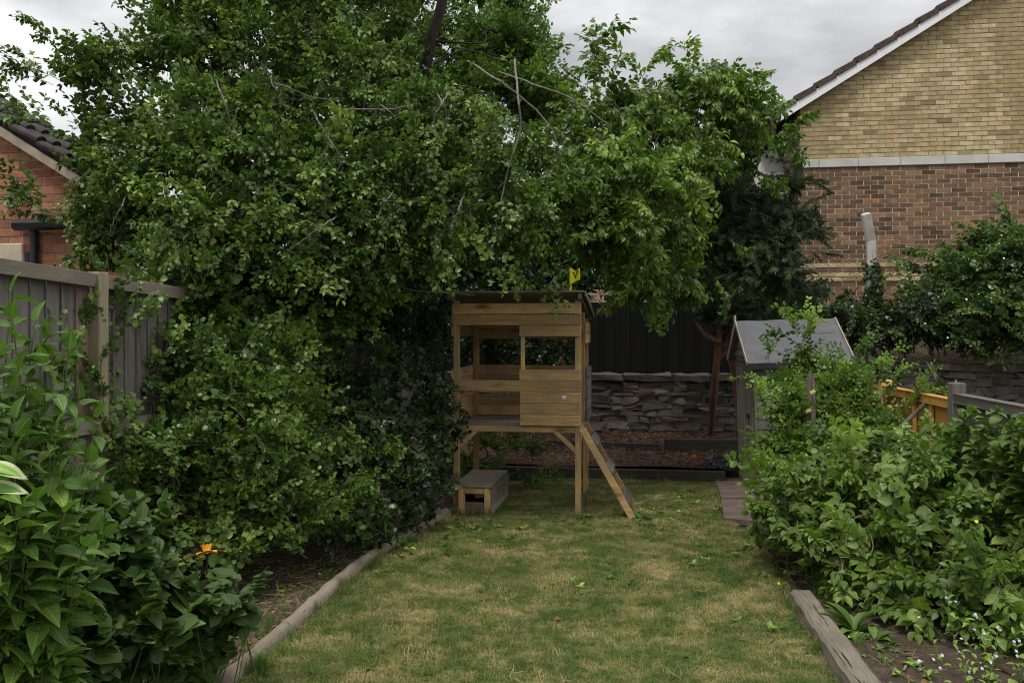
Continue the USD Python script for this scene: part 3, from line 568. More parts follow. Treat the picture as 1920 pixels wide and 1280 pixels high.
# chain-link fence with concrete posts, cranked at the top
cl = thing('chain_link_fence', 'rusty chain link fence with cranked concrete posts above the stone wall, before the brick house', 'fence', (2.18, 12.5, 0), TURN)
CY = 0.72
def cpost(u):
    o = obj('post', cbox(u - 0.062, u + 0.062, CY - 0.05, CY + 0.07, 0.9, 3.02, 0.012), 'concrete', cl)
    m = bar((u, CY + 0.01, 3.0), (u - 0.10, CY - 0.10, 3.40), 0.12, 0.11, up=(0, 1, 0.0), c=0.012); obj('cranked_arm', m, 'concrete', o)
cpost(2.92); cpost(6.1); cpost(-0.35)
wires, step = [], 0.052
for i in range(int(6.6 / step)):
    u = -0.35 + i * step; n = int(1.62 / step * 2) + 1; k = np.arange(n); zz_ = 1.3 + k * step / 2
    if u + step > 6.1: break
    side = (k + i) % 2
    pts = np.c_[u + step / 2 + np.where(side == 0, -1, 1) * step / 2 * 1.02, CY + np.where(k % 2 == 0, 0.0025, -0.0025), zz_ + 0.01 * np.sin(u * 3)]
    wires.append(tube(pts, 0.0044, 3))
obj('wire_mesh', cat(wires), 'galvanised', cl, kind='stuff')
for z_ in (2.92, 2.1): obj('line_wire', tube(np.c_[np.linspace(-0.35, 6.1, 14), np.full(14, CY - 0.006), z_ + 0.01 * np.sin(np.linspace(0, 9, 14))], 0.003, 4), 'galvanised', cl)

# ------------------------------------------------------------------ edging timbers, slabs, small things on the ground
def sleeper(label, a, b, z0, z1, d=0.07, mat='sleeper_x'):
    a, b = np.asarray(a), np.asarray(b); n = np.linalg.norm(b[:2] - a[:2]); t = thing('edging_board', label, 'edging board', (a[0], a[1], 0), math.degrees(math.atan2(b[1] - a[1], b[0] - a[0])))
    m = trimesh.Trimesh(*cbox(0, n, 0, d, z0, z1, 0.008), process=False); obj('board', (np.asarray(m.vertices), np.asarray(m.faces)), mat, t)
    for u in (0.05, n - 0.12): obj('peg', cbox(u, u + 0.05, d + 0.002, d + 0.05, z0, z1 - 0.03), mat, t)
sleeper('long low dark edging board between lawn and mulch', np.r_[back(-2.6, -2.42), 0], np.r_[back(0.62, -2.42), 0], -0.05, 0.125, 0.08)
sleeper('short dark edging board half way up the mulch, towards the shed', np.r_[back(-0.05, -1.25), 0], np.r_[back(0.95, -1.18), 0], 0.1, 0.345)
sleeper('sagging dark board half buried in the mulch behind the ladder', np.r_[back(-1.6, -1.05), 0], np.r_[back(-0.10, -1.22), 0], 0.1, 0.275, 0.05)

kg = 'weathered log edging along the left bed'
for lab, i0, i1 in (('rounded grey edging log nearest the camera, at the lower left of the lawn', 0, 2), ('long curved edging log in the middle of the left lawn edge', 2, 5), ('rounded edging log whose far end is cut off near the playhouse', 5, 9)):
    pts = kerb[max(i0, 0):i1 + (0 if i1 == 9 else 1)]
    if i0 == 0: pts = np.vstack([near_kerb[None] * 0.6 + kerb[0] * 0.4, pts])
    p = curve(pts, 26); d = p[-1] - p[0]; d /= np.linalg.norm(d); p[0] += d * 0.012; p[-1] -= d * 0.012
    c0 = p.mean(0); c0[2] = 0; rz = math.atan2(d[1], d[0]); R = Rotation.from_euler('z', -rz)
    t = thing('edging_log', lab, 'edging log', c0, math.degrees(rz)); q = R.apply(p - c0); q[:, 2] = 0.020
    m = tube(q, 0.047 + 0.003 * np.sin(np.arange(len(q)) * 1.7), 14); obj('log', rough(m, 0.012, 6, 2), 'pale_x', t, smooth=60)
lg = (G(1500, 1106, 0.1), G(1640, 1300, 0.1)); d = lg[1] - lg[0]; n = np.linalg.norm(d[:2])
t = thing('weathered_beam', 'cracked grey timber beam edging the right of the lawn', 'timber beam', (lg[0][0], lg[0][1], 0), math.degrees(math.atan2(d[1], d[0])))
bm = trimesh.Trimesh(*cbox(0, n + 0.5, -0.065, 0.075, -0.05, 0.105, 0.018), process=True)
for _ in range(4): bm = bm.subdivide_to_size(0.06) if hasattr(bm, 'subdivide_to_size') else bm.subdivide()
obj('beam', rough((np.asarray(bm.vertices), np.asarray(bm.faces)), 0.012, 9, 6), 'old_x', t, smooth=40)
for k in range(7):
    cx = rng.uniform(0.1, n); ln = rng.uniform(0.2, 0.6); y_ = rng.uniform(-0.05, 0.06)
    pts = np.c_[np.linspace(cx, cx + ln, 8), y_ + rng.normal(0, 0.003, 8).cumsum(), np.full(8, 0.1045)]; m = tube(pts, np.r_[0.0008, np.full(6, 0.003), 0.0008], 4); obj('crack', (m[0] * [1, 1, 1], m[1]), 'nail_dark', t)

pv = thing('paving_slabs', 'worn reddish paving slabs in front of the shed door', 'paving')
pv.SetCustomDataByKey('kind', 'structure')
sq = [(1340, 903, 1404, 905, 1428, 938, 1352, 938), (1352, 940, 1428, 940, 1440, 985, 1356, 978), (1336, 885, 1385, 887, 1403, 903, 1341, 901)]
for k, s in enumerate(sq):
    c4 = [G(s[2 * i], s[2 * i + 1])[:2] for i in range(4)]; ctr = np.mean(c4, 0); c4 = [ctr + (c - ctr) * 0.97 for c in c4]
    m = prism([tuple(c) for c in c4], 0, 0.05); v = m[0][:, [0, 2, 1]] * [1, 1, 1]; v = np.c_[m[0][:, 0], m[0][:, 2], 0.012 + 0.003 * k + m[0][:, 1]]; v[:, 2] -= 0.035
    tm = trimesh.Trimesh(v, m[1], process=False); tm.fix_normals(); obj('slab', tm, 'slab_red', pv)

rk = np.random.default_rng(14)
t = thing('rock', 'pale squared rock resting on the mulch right of the slim tree trunk', 'rock', G(1362, 797, 0.33)); m = stone(0.24, 0.2, 0.13, rk, 0.5, 0.2); obj('stone', rough((m[0] + [0, 0, 0.05], m[1]), 0.03, 9), 'stone_band', t, smooth=40)
t = thing('rock', 'small pale stone lying on the wall top under the ivy hedge', 'rock', W(1684, 684, 12.3)); m = stone(0.09, 0.08, 0.07, rk, 0.6, 0.2); obj('stone', m, 'debris_pale', t, smooth=40)
t = thing('ball', 'small rusty orange ball lying on the mulch by the black bag', 'ball', G(1301, 862, 0.2)); b_ = trimesh.creation.icosphere(2, 0.035); obj('ball_shell', (np.asarray(b_.vertices) + [0, 0, 0.03], b_.faces), 'rust_ball', t, smooth=True)
obj('seam', (trimesh.creation.torus(0.0352, 0.0015).vertices + [0, 0, 0.03], trimesh.creation.torus(0.0352, 0.0015).faces), 'nail_dark', t)
t = thing('plastic_bag', 'crumpled black plastic sheet dumped on the mulch by the shed', 'bag', G(1372, 872, 0.16))
ic = trimesh.creation.icosphere(4); v = np.asarray(ic.vertices); v = v * np.array([0.27, 0.16, 0.16]) * (0.6 + 0.9 * meshkit.fbm(v * 2.6, 4, 9))[:, None]; v[:, 2] = np.maximum(v[:, 2], -0.02)
obj('sheeting', (v + (meshkit.fbm(v * 26, 3, 4)[:, None] - 0.5) * 0.06, ic.faces), 'black_bag', t)

# ------------------------------------------------------------------ the playhouse
ph = thing('playhouse', 'raised wooden playhouse on four posts at the end of the lawn', 'playhouse', (-0.553, 8.34, 0), TURN); ph_scale = Gf.Vec3f(0.985, 0.985, 0.986); UsdGeom.Xformable(ph).AddScaleOp().Set(ph_scale)
PW, PD, T = 1.22, 1.02, 0.018
def jx(): return rng.normal(0, 0.0025)
def hb(u0, u1, y0, y1, z0, z1, mat='pine_x', name='board', label=None): return obj(name, cbox(u0 + jx(), u1 + jx(), y0, y1, z0 + 0.0015, z1 - 0.0015, 0.004), mat, ph, label=label)
for u, y in ((0, 0), (PW - 0.055, 0), (0, PD - 0.055), (PW - 0.055, PD - 0.055)):
    obj('corner_post', cbox(u, u + 0.055, y, y + 0.055, 0.0, 2.03 - 0.16 * y), 'pine_z', ph)
zb = [0.852, 0.957, 1.065, 1.172, 1.277, 1.382]
for i in range(5):                                                        # front, right half (the fourth board runs across)
    hb(0.0 if i == 3 else 0.644, PW, -T - 0.001, -0.001, zb[i], zb[i + 1])
for a, b in ((1.69, 1.793), (1.796, 1.899), (1.902, 2.006)): hb(0.644 if a < 1.75 else -0.005, PW - 0.002, -T - 0.001, -0.001, a, b)
obj('window_stud', cbox(0.65, 0.688, 0.0, 0.038, 0.86, 2.0), 'pine_z', ph)
for i in range(5):                                                        # back wall
    if i != 2: hb(0.0, PW, PD + 0.001, PD + T, zb[i], zb[i + 1])
hb(0.0, PW, PD + 0.001, PD + T, 1.085, 1.172)
for a, b in ((1.66, 1.763), (1.765, 1.868)): hb(0.0, PW, PD + 0.001, PD + T, a, b)
for i in range(5): obj('board', cbox(-T - 0.002, -0.001, -0.0, PD + T, zb[i] + 0.002, zb[i + 1] - 0.002), 'pine_y', ph)   # left wall
for a, b in ((1.69, 1.793), (1.795, 1.90), (1.902, 1.97)): obj('board', cbox(-T - 0.002, -0.001, 0.0, PD * (1.0 if b < 1.93 else 0.5), a, b), 'pine_y', ph)
obj('door_stud', cbox(PW - 0.045, PW + 0.0, 0.46, 0.505, 0.86, 1.93), 'pine_z', ph)                                     # right wall
for i in range(5): obj('board', cbox(PW + 0.001, PW + T + 0.012, 0.48, PD + T, zb[i] + 0.002, zb[i + 1] - 0.002), 'grey_y', ph, label='greyed side board' if i == 0 else None)
for a, b in ((1.62, 1.722), (1.725, 1.83)): obj('board', cbox(PW + 0.001, PW + T, 0.46, PD + T, a, b), 'pine_y', ph)
obj('floor_beam', cbox(0.057, PW - 0.057, 0.004, 0.05, 0.788, 0.842), 'pine_x', ph); obj('floor_beam', cbox(0.057, PW - 0.057, PD - 0.05, PD - 0.004, 0.788, 0.842), 'pine_x', ph)
for u in (0.004, PW - 0.05): obj('side_beam', cbox(u, u + 0.046, 0.057, PD - 0.057, 0.788, 0.842), 'pine_y', ph)
for k in range(9): obj('floor_board', cbox(0.0 if 0 < k < 8 else 0.058, PW if 0 < k < 8 else PW - 0.058, k * PD / 9 + 0.002 + (0.0 if k else 0.002), (k + 1) * PD / 9 - 0.001, 0.8425, 0.852 + 0.004), 'old_x', ph)
obj('brace', bar((0.045, 0.03, 0.64), (0.225, 0.03, 0.80), 0.04, 0.045, up=(0, 1, 0)), 'pine_x', ph)
obj('brace', bar((PW - 0.045, 0.03, 0.615), (PW - 0.245, 0.03, 0.80), 0.04, 0.05, up=(0, 1, 0)), 'pine_x', ph)
obj('brace', bar((PW - 0.028, 0.05, 0.62), (PW - 0.028, 0.24, 0.80), 0.04, 0.045, up=(1, 0, 0)), 'pine_y', ph)
obj('brace', bar((0.028, 0.05, 0.62), (0.028, 0.24, 0.80), 0.04, 0.045, up=(1, 0, 0)), 'pine_y', ph)
def rz_(y): return 2.028 - 0.145 * y
for u in (-0.035, 0.60, PW - 0.02): obj('rafter', bar((u + 0.02, -0.115, rz_(-0.115) + 0.022), (u + 0.02, PD + 0.12, rz_(PD + 0.12) + 0.022), 0.042, 0.058, up=(0, 0, 1)), 'old_y', ph)
rf = obj('roof_panel', bar((0.59, -0.135, rz_(-0.135) + 0.061), (0.59, PD + 0.14, rz_(PD + 0.14) + 0.061), 1.345, 0.016, up=(0, 0, 1)), 'old_x', ph)
obj('barge_board', bar((PW + 0.052, -0.13, rz_(-0.13) + 0.040), (PW + 0.052, PD + 0.13, rz_(PD + 0.13) + 0.040), 0.018, 0.05, up=(0, 0, 1)), 'old_y', ph)
for i in range(5):
    for dz in (0.03, 0.075): obj('nail', box(PW - 0.036, PW - 0.031, -T - 0.0035, -T - 0.001, zb[i] + dz, zb[i] + dz + 0.005), 'nail_dark', ph)
st = obj('sticker', cbox(1.047, 1.078, -T - 0.004, -T - 0.0012, 1.105, 1.14, 0.001), 'sticker_white', ph, label='small worn white sticker with a dark mark')
obj('mark', cbox(1.053, 1.066, -T - 0.0052, -T - 0.0042, 1.11, 1.118, 0.0003), 'nail_dark', st)

ld = thing('ladder', 'short wooden ladder leaning on the right side of the playhouse', 'ladder', ph.GetAttribute('xformOp:translate').Get(), TURN); UsdGeom.Xformable(ld).AddScaleOp().Set(ph_scale)
def lp(t, y): return np.array([PW + 0.015 + 0.475 * t, y, 0.845 * (1 - t)])
for y in (-0.035, 0.43): obj('rail', bar(lp(0, y) + [0, 0, -0.01], lp(1, y), 0.036, 0.062, up=(0.87, 0, 0.49)), 'pine_x', ld)
for t_ in (0.17, 0.47, 0.80):
    c_ = lp(t_, 0.2); obj('tread', turned(cbox(-0.05, 0.05, -0.245, 0.245, -0.011, 0.011), Rotation.from_euler('y', 52, degrees=True), move=c_ + np.array([0.028, 0, 0.018])), 'grey_y', ld)

bx = thing('toy_box', 'low wooden storage bench standing under the playhouse', 'storage bench', (-0.553, 8.34, 0), TURN)
b0, b1, c0, c1, hz = 0.06, 0.365, -0.06, 0.90, 0.262
obj('lid', turned(cbox(b0 - 0.06, b1 + 0.012, c0 - 0.01, c1, hz, hz + 0.016), Rotation.identity()), 'old_y', bx)
for u in (b0, b1 - 0.06): obj('leg', cbox(u, u + 0.058, c0, c0 + 0.045, 0, hz - 0.003), 'pine_z', bx)
obj('front_rail', cbox(b0 + 0.06, b1 - 0.062, c0 + 0.004, c0 + 0.04, 0.20, hz - 0.003), 'pine_x', bx)
obj('front_panel', cbox(b0 + 0.06, b1 - 0.062, c0 + 0.02, c0 + 0.038, 0.0, 0.12), 'brownboard_z', bx)
for k in range(3): obj('side_board', cbox(b1 + 0.001, b1 + 0.017, c0 + 0.02, c1 - 0.02, 0.005 + k * 0.084, 0.087 + k * 0.084), 'old_y', bx)
for k in range(3): obj('side_board', cbox(b0 - 0.05, b0 - 0.034, c0 + 0.05, c1 - 0.02, 0.005 + k * 0.084, 0.087 + k * 0.084), 'old_y', bx)
obj('back_panel', cbox(b0 - 0.03, b1, c1 - 0.018, c1 - 0.002, 0, hz - 0.003), 'old_x', bx)
t = thing('yellow_toy', 'yellow toy edge showing inside the low storage bench', 'toy', G(898, 960) + AY * 0.05); obj('tray', cbox(-0.04, 0.05, 0, 0.2, 0.135, 0.155, 0.006), 'flag_yellow', t); obj('rim', cbox(-0.045, 0.055, -0.006, -0.001, 0.13, 0.16, 0.002), 'flag_yellow', t)

pk = thing('loose_plank', 'short grey plank leaning in the grass behind the front playhouse post', 'plank', G(1099, 947)); obj('plank', bar((-0.09, 0, -0.01), (0.03, 0.05, 0.14), 0.10, 0.02, up=(-0.75, 0, 0.66)), 'grey_x', pk)
obj('nail', box(0.0, 0.004, 0.03, 0.034, 0.10, 0.12), 'nail_dark', pk)

fl = thing('toy_flag', 'small yellow toy flag with a black emblem standing on the playhouse roof', 'flag', W(1069.8, 546.5, 8.45), TURN)
obj('pole', cbox(-0.009, 0.009, -0.006, 0.006, 0, 0.225, 0.003), 'flag_yellow', fl); obj('base', cbox(-0.022, 0.02, -0.02, 0.02, -0.01, 0.006, 0.003), 'flag_yellow', fl)
nu = 14; fx = np.linspace(0.008, 0.092, nu); fv, ff = [], []
for i, x in enumerate(fx):
    s = (x - 0.008) / 0.084; lo = 0.082 + 0.030 * (0.5 - 0.5 * math.cos(math.pi * s)); hi = 0.222 - 0.022 * math.sin(math.pi * s * 1.1) ** 2
    for y in (-0.0025, 0.0025): fv += [[x, y + 0.01 * math.sin(5 * s), lo], [x, y + 0.01 * math.sin(5 * s), hi]]
for i in range(nu - 1):
    a = i * 4; b = a + 4; ff += [[a, b, b + 1], [a, b + 1, a + 1], [a + 2, a + 3, b + 3], [a + 2, b + 3, b + 2], [a, a + 2, b + 2], [a, b + 2, b], [a + 1, b + 1, b + 3], [a + 1, b + 3, a + 3]]
ff += [[0, 1, 3], [0, 3, 2], [(nu - 1) * 4, (nu - 1) * 4 + 2, (nu - 1) * 4 + 3], [(nu - 1) * 4, (nu - 1) * 4 + 3, (nu - 1) * 4 + 1]]
fc = obj('cloth', (np.array(fv), np.array(ff)), 'flag_yellow', fl)
def fy(x): return 0.01 * math.sin(5 * (x - 0.008) / 0.084) - 0.0045
def fm(pts, r, name='emblem'):
    p = np.array([[x, fy(x), z] for x, z in pts]); m = tube(curve(p, 12), r, 5); obj(name, m, 'flag_black', fc)
fm([(0.020, 0.180), (0.032, 0.176), (0.038, 0.155), (0.046, 0.128)], 0.0042); fm([(0.046, 0.128), (0.052, 0.150), (0.064, 0.172), (0.066, 0.178)], 0.0042)
a_ = np.linspace(0, 2 * np.pi, 10); fm([(0.066 + 0.009 * math.cos(q), 0.190 + 0.014 * math.sin(q)) for q in a_], 0.0036)

# ------------------------------------------------------------------ the shed
sh_o = np.array([W(1425, 700, 8.95)[0], 8.95, 0]); sh = thing('garden_shed', 'small weathered shed with grey felt roof behind the right hand shrubs', 'shed', sh_o, TURN + 3.0); UsdGeom.Xformable(sh).AddRotateYOp().Set(-1.8)
SWd, SDp, SE, SR = 0.84, 1.22, 1.44, 1.815   # length along the front, depth, eaves, ridge
nb = 14; bh_ = SE / nb
for k in range(nb):
    z0 = k * bh_
    m = cbox(0.0, SWd, -0.012, 0.008, z0, z0 + bh_ + 0.012, 0.003); m = turned(m, Rotation.from_euler('x', -4, degrees=True), about=(0, 0, z0)); obj('cladding_board', m, 'shed_x', sh)
    m = cbox(SWd - 0.01, SWd + 0.012, 0.01, SDp, z0, z0 + bh_ + 0.006, 0.003); obj('cladding_board', m, 'shed_y', sh)
obj('inner_wall', prism([(0.03, 0.02), (SWd - 0.03, 0.02), (SWd - 0.03, SE), (0.03, SE)], 0.02, SDp), 'shed_x', sh)
# gable end facing the lawn: frame, door boards, clapboard gable
for y in (-0.012, SDp - 0.06): obj('corner_post', cbox(-0.022, -0.002, y, y + 0.055, 0.0, SE), 'shed_z', sh)
db = np.linspace(0.05, SDp - 0.07, 9)
for i in range(8): obj('door_board', cbox(-0.016 - 0.004 * (i % 2), 0.004, db[i] + 0.002, db[i + 1] - 0.002, 0.05, SE - 0.06), 'shed_z', sh)
obj('door_frame', cbox(-0.03, -0.017, 0.05, SDp - 0.07, SE - 0.055, SE - 0.0), 'shed_y', sh)
obj('latch', cbox(-0.04, -0.021, 0.36, 0.44, 0.80, 0.85), 'gutter_black', sh)
half = SDp / 2
for k in range(4):
    z0 = SE + 0.004 + k * 0.094; w_ = half * (1 - (z0 - SE) / (SR - SE)) ; w2 = half * (1 - (z0 + 0.094 - SE) / (SR - SE))
    w2 = max(w2, 0.01)
    poly = [(half - w_, z0), (half + w_, z0), (half + w2, z0 + 0.09), (half - w2, z0 + 0.09)]; m = prism(poly, 0.0, 0.018)
    v = np.c_[-0.012 - m[0][:, 1] - 0.018 * (1 - (m[0][:, 2] - z0) / 0.09), m[0][:, 0], m[0][:, 2]]; tm = trimesh.Trimesh(v, m[1], process=False); tm.fix_normals(); obj('gable_board', tm, 'shed_y', sh)
rs = (SR - SE) / half
ov = 0.085
def roofside(sign, name):
    a = np.array([0, half, SR + 0.012]); e = np.array([0, half - sign * (half + ov), SE + 0.012 - rs * ov]); e[2] = SR + 0.012 - rs * (half + ov)
    nx, ny = 22, 12; V = []
    for i in range(nx):
        for j in range(ny):
            p = a + (e - a) * j / (ny - 1); x = -0.085 + (SWd + 0.19) * i / (nx - 1); V.append([x, p[1], p[2] + 0.004 * math.sin(i * 0.9 + j) - 0.006 * math.sin(math.pi * i / (nx - 1)) * (j / ny)])
    V = np.array(V); idx = np.arange(nx * ny).reshape(nx, ny); q = np.stack([idx[:-1, :-1], idx[1:, :-1], idx[1:, 1:], idx[:-1, 1:]], -1).reshape(-1, 4)
    if sign < 0: q = q[:, ::-1]
    top, bot = V, V - [0, 0, 0.022]; f = np.vstack([q[:, [0, 2, 1]], q[:, [0, 3, 2]]]); n = len(V)
    rim = np.r_[idx[:, 0], idx[-1, 1:], idx[-2::-1, -1], idx[0, -2:0:-1]]; r2 = np.roll(rim, -1)
    tm = trimesh.Trimesh(np.vstack([top, bot]), np.vstack([f, f[:, ::-1] + n, np.c_[rim, r2, r2 + n], np.c_[rim, r2 + n, rim + n]]), process=False); tm.fix_normals()
    return obj(name, tm, 'felt', sh, smooth=30)
roofside(1, 'roof_felt'); roofside(-1, 'roof_felt')
er = SR - rs * (half + ov)
obj('felt_edge', cbox(-0.085, SWd + 0.105, -ov - 0.006, -ov + 0.004, er - 0.055, er + 0.008, 0.003), 'felt_dark', sh)
for x in (-0.10, SWd + 0.106):
    for sg in (1, -1):
        obj('barge_board', bar((x, half - sg * 0.006, SR + 0.0), (x, half - sg * (half + ov + 0.01), er + 0.005), 0.014, 0.05, up=(0, 0, 1)), 'barge_old', sh)
obj('finial', cbox(-0.112, -0.092, half - 0.02, half + 0.02, SR - 0.05, SR + 0.075), 'barge_old', sh)
t = thing('twig_on_roof', 'thin dry twig lying on the shed roof', 'twig', W(1540, 628, 9.15)); obj('stem', tube(curve([(-0.1, 0, 0.03), (0, 0.0, 0.015), (0.12, -0.02, 0.03)], 9), 0.0022, 4), 'twig_brown', t); obj('side_stem', tube([(0, 0, 0.015), (0.05, -0.04, 0.03)], 0.0016, 4), 'twig_brown', t)

# ------------------------------------------------------------------ fences at the sides
FA = np.array([-2.585, 5.5, 0.0])
lf = thing('timber_fence', 'grey featheredge fence with square posts along the left side', 'fence', FA, 90 + TURN)   # local x runs away from the camera
def ftop(u): return 2.045 - 0.037 * u
for u in (-1.83, 0.0, 1.83): obj('post', turned(cbox(-0.048, 0.052, -0.055, 0.045, -0.1, 0.363 + EYE - 0.037 * u, 0.006), Rotation.identity(), move=(u, 0, 0)), 'post_z', lf)
for b_ in (-1, 0):
    u0 = b_ * 1.83 + 0.054; u1 = u0 + 1.83 - 0.104; n = 13
    for i in range(n):
        a, b = u0 + (u1 - u0) * i / n, u0 + (u1 - u0) * (i + 1) / n; tp = ftop((a + b) / 2) - 0.02
        m = cbox(a, b + 0.012, 0.012, 0.024, 0.14, tp, 0.002); m = turned(m, Rotation.from_euler('z', 5.0 + rng.normal(0, 0.8), degrees=True), about=((a + b) / 2, 0.018, 0)); obj('board', m, 'brownboard_z' if (b_ == -1 and i == n - 1) else 'grey_z', lf)
    for zt, hgt, w_ in ((0.0, 0.085, 0.04), (-0.90, 0.085, 0.035)):
        za, zc = ftop(u0) + zt, ftop(u1) + zt
        obj('rail', bar((u0, -0.022, za - hgt / 2 + 0.025), (u1, -0.022, zc - hgt / 2 + 0.025), w_, hgt, up=(0, 0, 1)), 'old_x', lf)
    obj('gravel_board', cbox(u0, u1, 0.0, 0.03, -0.02, 0.135), 'old_x', lf)

pg, po = np.array([W(1794, 700, 6.55)[0], 6.55, 0]), np.array([W(1660, 700, 8.25)[0], 8.25, 0])
fd = po - pg; frz = math.degrees(math.atan2(fd[1], fd[0])); fl_ = np.linalg.norm(fd)
def lap_fence(label, loc, u0, u1, top, ms, posts, pm, thk):
    t = thing('lap_fence', label, 'fence', loc, frz)
    for u in posts: obj('post', cbox(u - 0.05, u + 0.05, -0.05, 0.05, -0.1, top + 0.075, 0.007), pm, t)
    obj('cap_rail', cbox(u0, u1, -0.024, 0.05, top - 0.012, top, 0.003), ms + 'x', t)
    obj('top_rail', cbox(u0, u1, 0.0, 0.045, top - 0.075, top - 0.013, 0.003), ms + 'x', t)
    for k in range(8):
        z1 = top - 0.05 - k * 0.145
        m = cbox(u0, u1, -0.010, 0.0, z1 - 0.16, z1, 0.003); obj('lap_board', turned(m, Rotation.from_euler('x', -3, degrees=True), about=(0, 0, z1)), ms + 'x', t)
    n = 4
    for i in range(n + 1):
        u = u0 + (u1 - u0 - 0.035) * i / n; obj('batten', cbox(u, u + 0.035, 0.003, 0.035, 0.06, top - 0.077, 0.003), ms + 'z', t)
lap_fence('weathered grey lap fence panel with a grey square post on the right side', pg, -2.4, -0.052, 1.262, 'grey_', (0.0,), 'grey_z', 0.02)
lap_fence('new orange timber lap fence panel behind the cut shrub on the right side', pg, 0.052, fl_ - 0.052, 1.215, 'newpine_', (), 'newpost_z', 0.02)
lap_fence('farther orange fence panel and yellow post half hidden beside the shed', pg, fl_ + 0.052, fl_ + 1.7, 1.19, 'newpine_', (fl_,), 'newpost_z', 0.02)
# ------------------------------------------------------------------ trees
T_OV = leaf_template(0.56, 0.10, 0.16); T_RD = leaf_template(0.72, 0.08, 0.14, shape='round'); T_LN = leaf_template(0.42, 0.09, 0.30, shape='lance')
T_APL = leaf_template(0.50, 0.13, 0.32); T_HT = leaf_template(0.78, 0.07, 0.16, petiole=0.05, shape='heart'); T_IVY = leaf_template(0.85, 0.07, 0.14, petiole=0.2, shape='heart')
plum = shoot_protos(31, 7, 'leaf_plum', length=0.40, leafL=0.060, tpl=T_OV, gap=0.031, sides=4, sag=0.18, spread=58, droop=0.12, rosette=3)
tall = shoot_protos(32, 5, 'leaf_tall', length=0.42, leafL=0.062, tpl=T_OV, gap=0.026, sides=4, sag=0.12, spread=58, droop=0.2)
apple = shoot_protos(33, 6, 'leaf_apple', length=0.40, leafL=0.088, tpl=T_APL, gap=0.028, sides=3, sag=0.25, spread=55, droop=0.45)
cane = shoot_protos(38, 5, 'leaf_cane', length=0.40, leafL=0.085, tpl=T_OV, gap=0.030, sides=3, sag=0.3, spread=60, droop=0.2, rosette=3)
hedge = shoot_protos(34, 6, 'leaf_hedge', length=0.36, leafL=0.048, tpl=T_RD, gap=0.023, sides=4, sag=0.15, spread=60, droop=0.1)
ivy = shoot_protos(35, 5, 'leaf_ivy', length=0.36, leafL=0.060, tpl=T_IVY, gap=0.026, sides=3, sag=0.5, spread=65, droop=0.45)
bramble = shoot_protos(36, 5, 'leaf_bramble', length=0.45, leafL=0.080, tpl=T_OV, gap=0.032, sides=3, sag=0.35, spread=60, droop=0.25, rosette=3)
shrub = shoot_protos(37, 5, 'leaf_shrub', length=0.30, leafL=0.050, tpl=T_OV, gap=0.021, sides=3, sag=0.1, spread=55, droop=0.05)

def tree(name, label, base, trunk_pts, trunk_r, clumps, protos, density, seed, bark, length=0.4, limb_r=0.03, twig_mat='twig_brown', per=4, main=(0.028, 0.012), extra=None, sides=9, every=2, **kw):
    r = np.random.default_rng(seed); t = thing(name, label, 'tree', base); o = np.asarray(base)
    tp = curve(np.asarray(trunk_pts) - o, 18); obj('trunk', rough(tube(tp, np.linspace(trunk_r, trunk_r * 0.5, len(tp)), sides), trunk_r * 0.25, 7), bark, t, smooth=60)
    loc = [(c - o, rad) for c, rad in clumps]
    for k, (c, rad) in enumerate(loc):
        if k % every: continue
        j = np.argmin(np.linalg.norm(tp - (c - [0, 0, 0.9 * abs(c[2] - tp[:, 2].mean()) * 0.4]), axis=1)); j = min(j, len(tp) - 1)
        obj('limb', limb(r, tp[j], c, main[0], main[1], 0.16), bark, t, smooth=60)
    obj('twigs', twigs_in(r, loc, per), twig_mat, t, kind='stuff')
    P, D = crown(r, loc, density, length, **kw)
    if extra is not None: P = np.vstack([P, extra[0] - o]); D = np.vstack([D, extra[1]])
    tip = P + o + D * length * .6; dx = tip[:, 0]; dz = tip[:, 2]
    ok = ~((np.abs(dx - .60) < .17) & (dz < 2.42) & (tip[:, 1] < 9.6)) & ~((dx > -.68) & (dx < .86) & (np.abs(dx - .37) > .07) & (dz < 2.2) & (tip[:, 1] < 9.0))   # the playhouse roof and its flag stand clear of the leaves
    foliage('crown', t, protos, P[ok], D[ok], r)
    return t
def sprig(px, py, qx, qy, Z, n=3, rng=np.random.default_rng(77)):
    """shoots set along a twig from one spot to another"""
    a, b = W(px, py, Z), W(qx, qy, Z); out = [a + (b - a) * k / n for k in range(n)]; d = (b - a) / np.linalg.norm(b - a)
    return np.array(out), np.array([d + rng.normal(0, 0.25, 3) for _ in out])
def sprigs(lst):
    s = [sprig(*x) for x in lst]; return np.vstack([a for a, _ in s]), np.vstack([b for _, b in s])

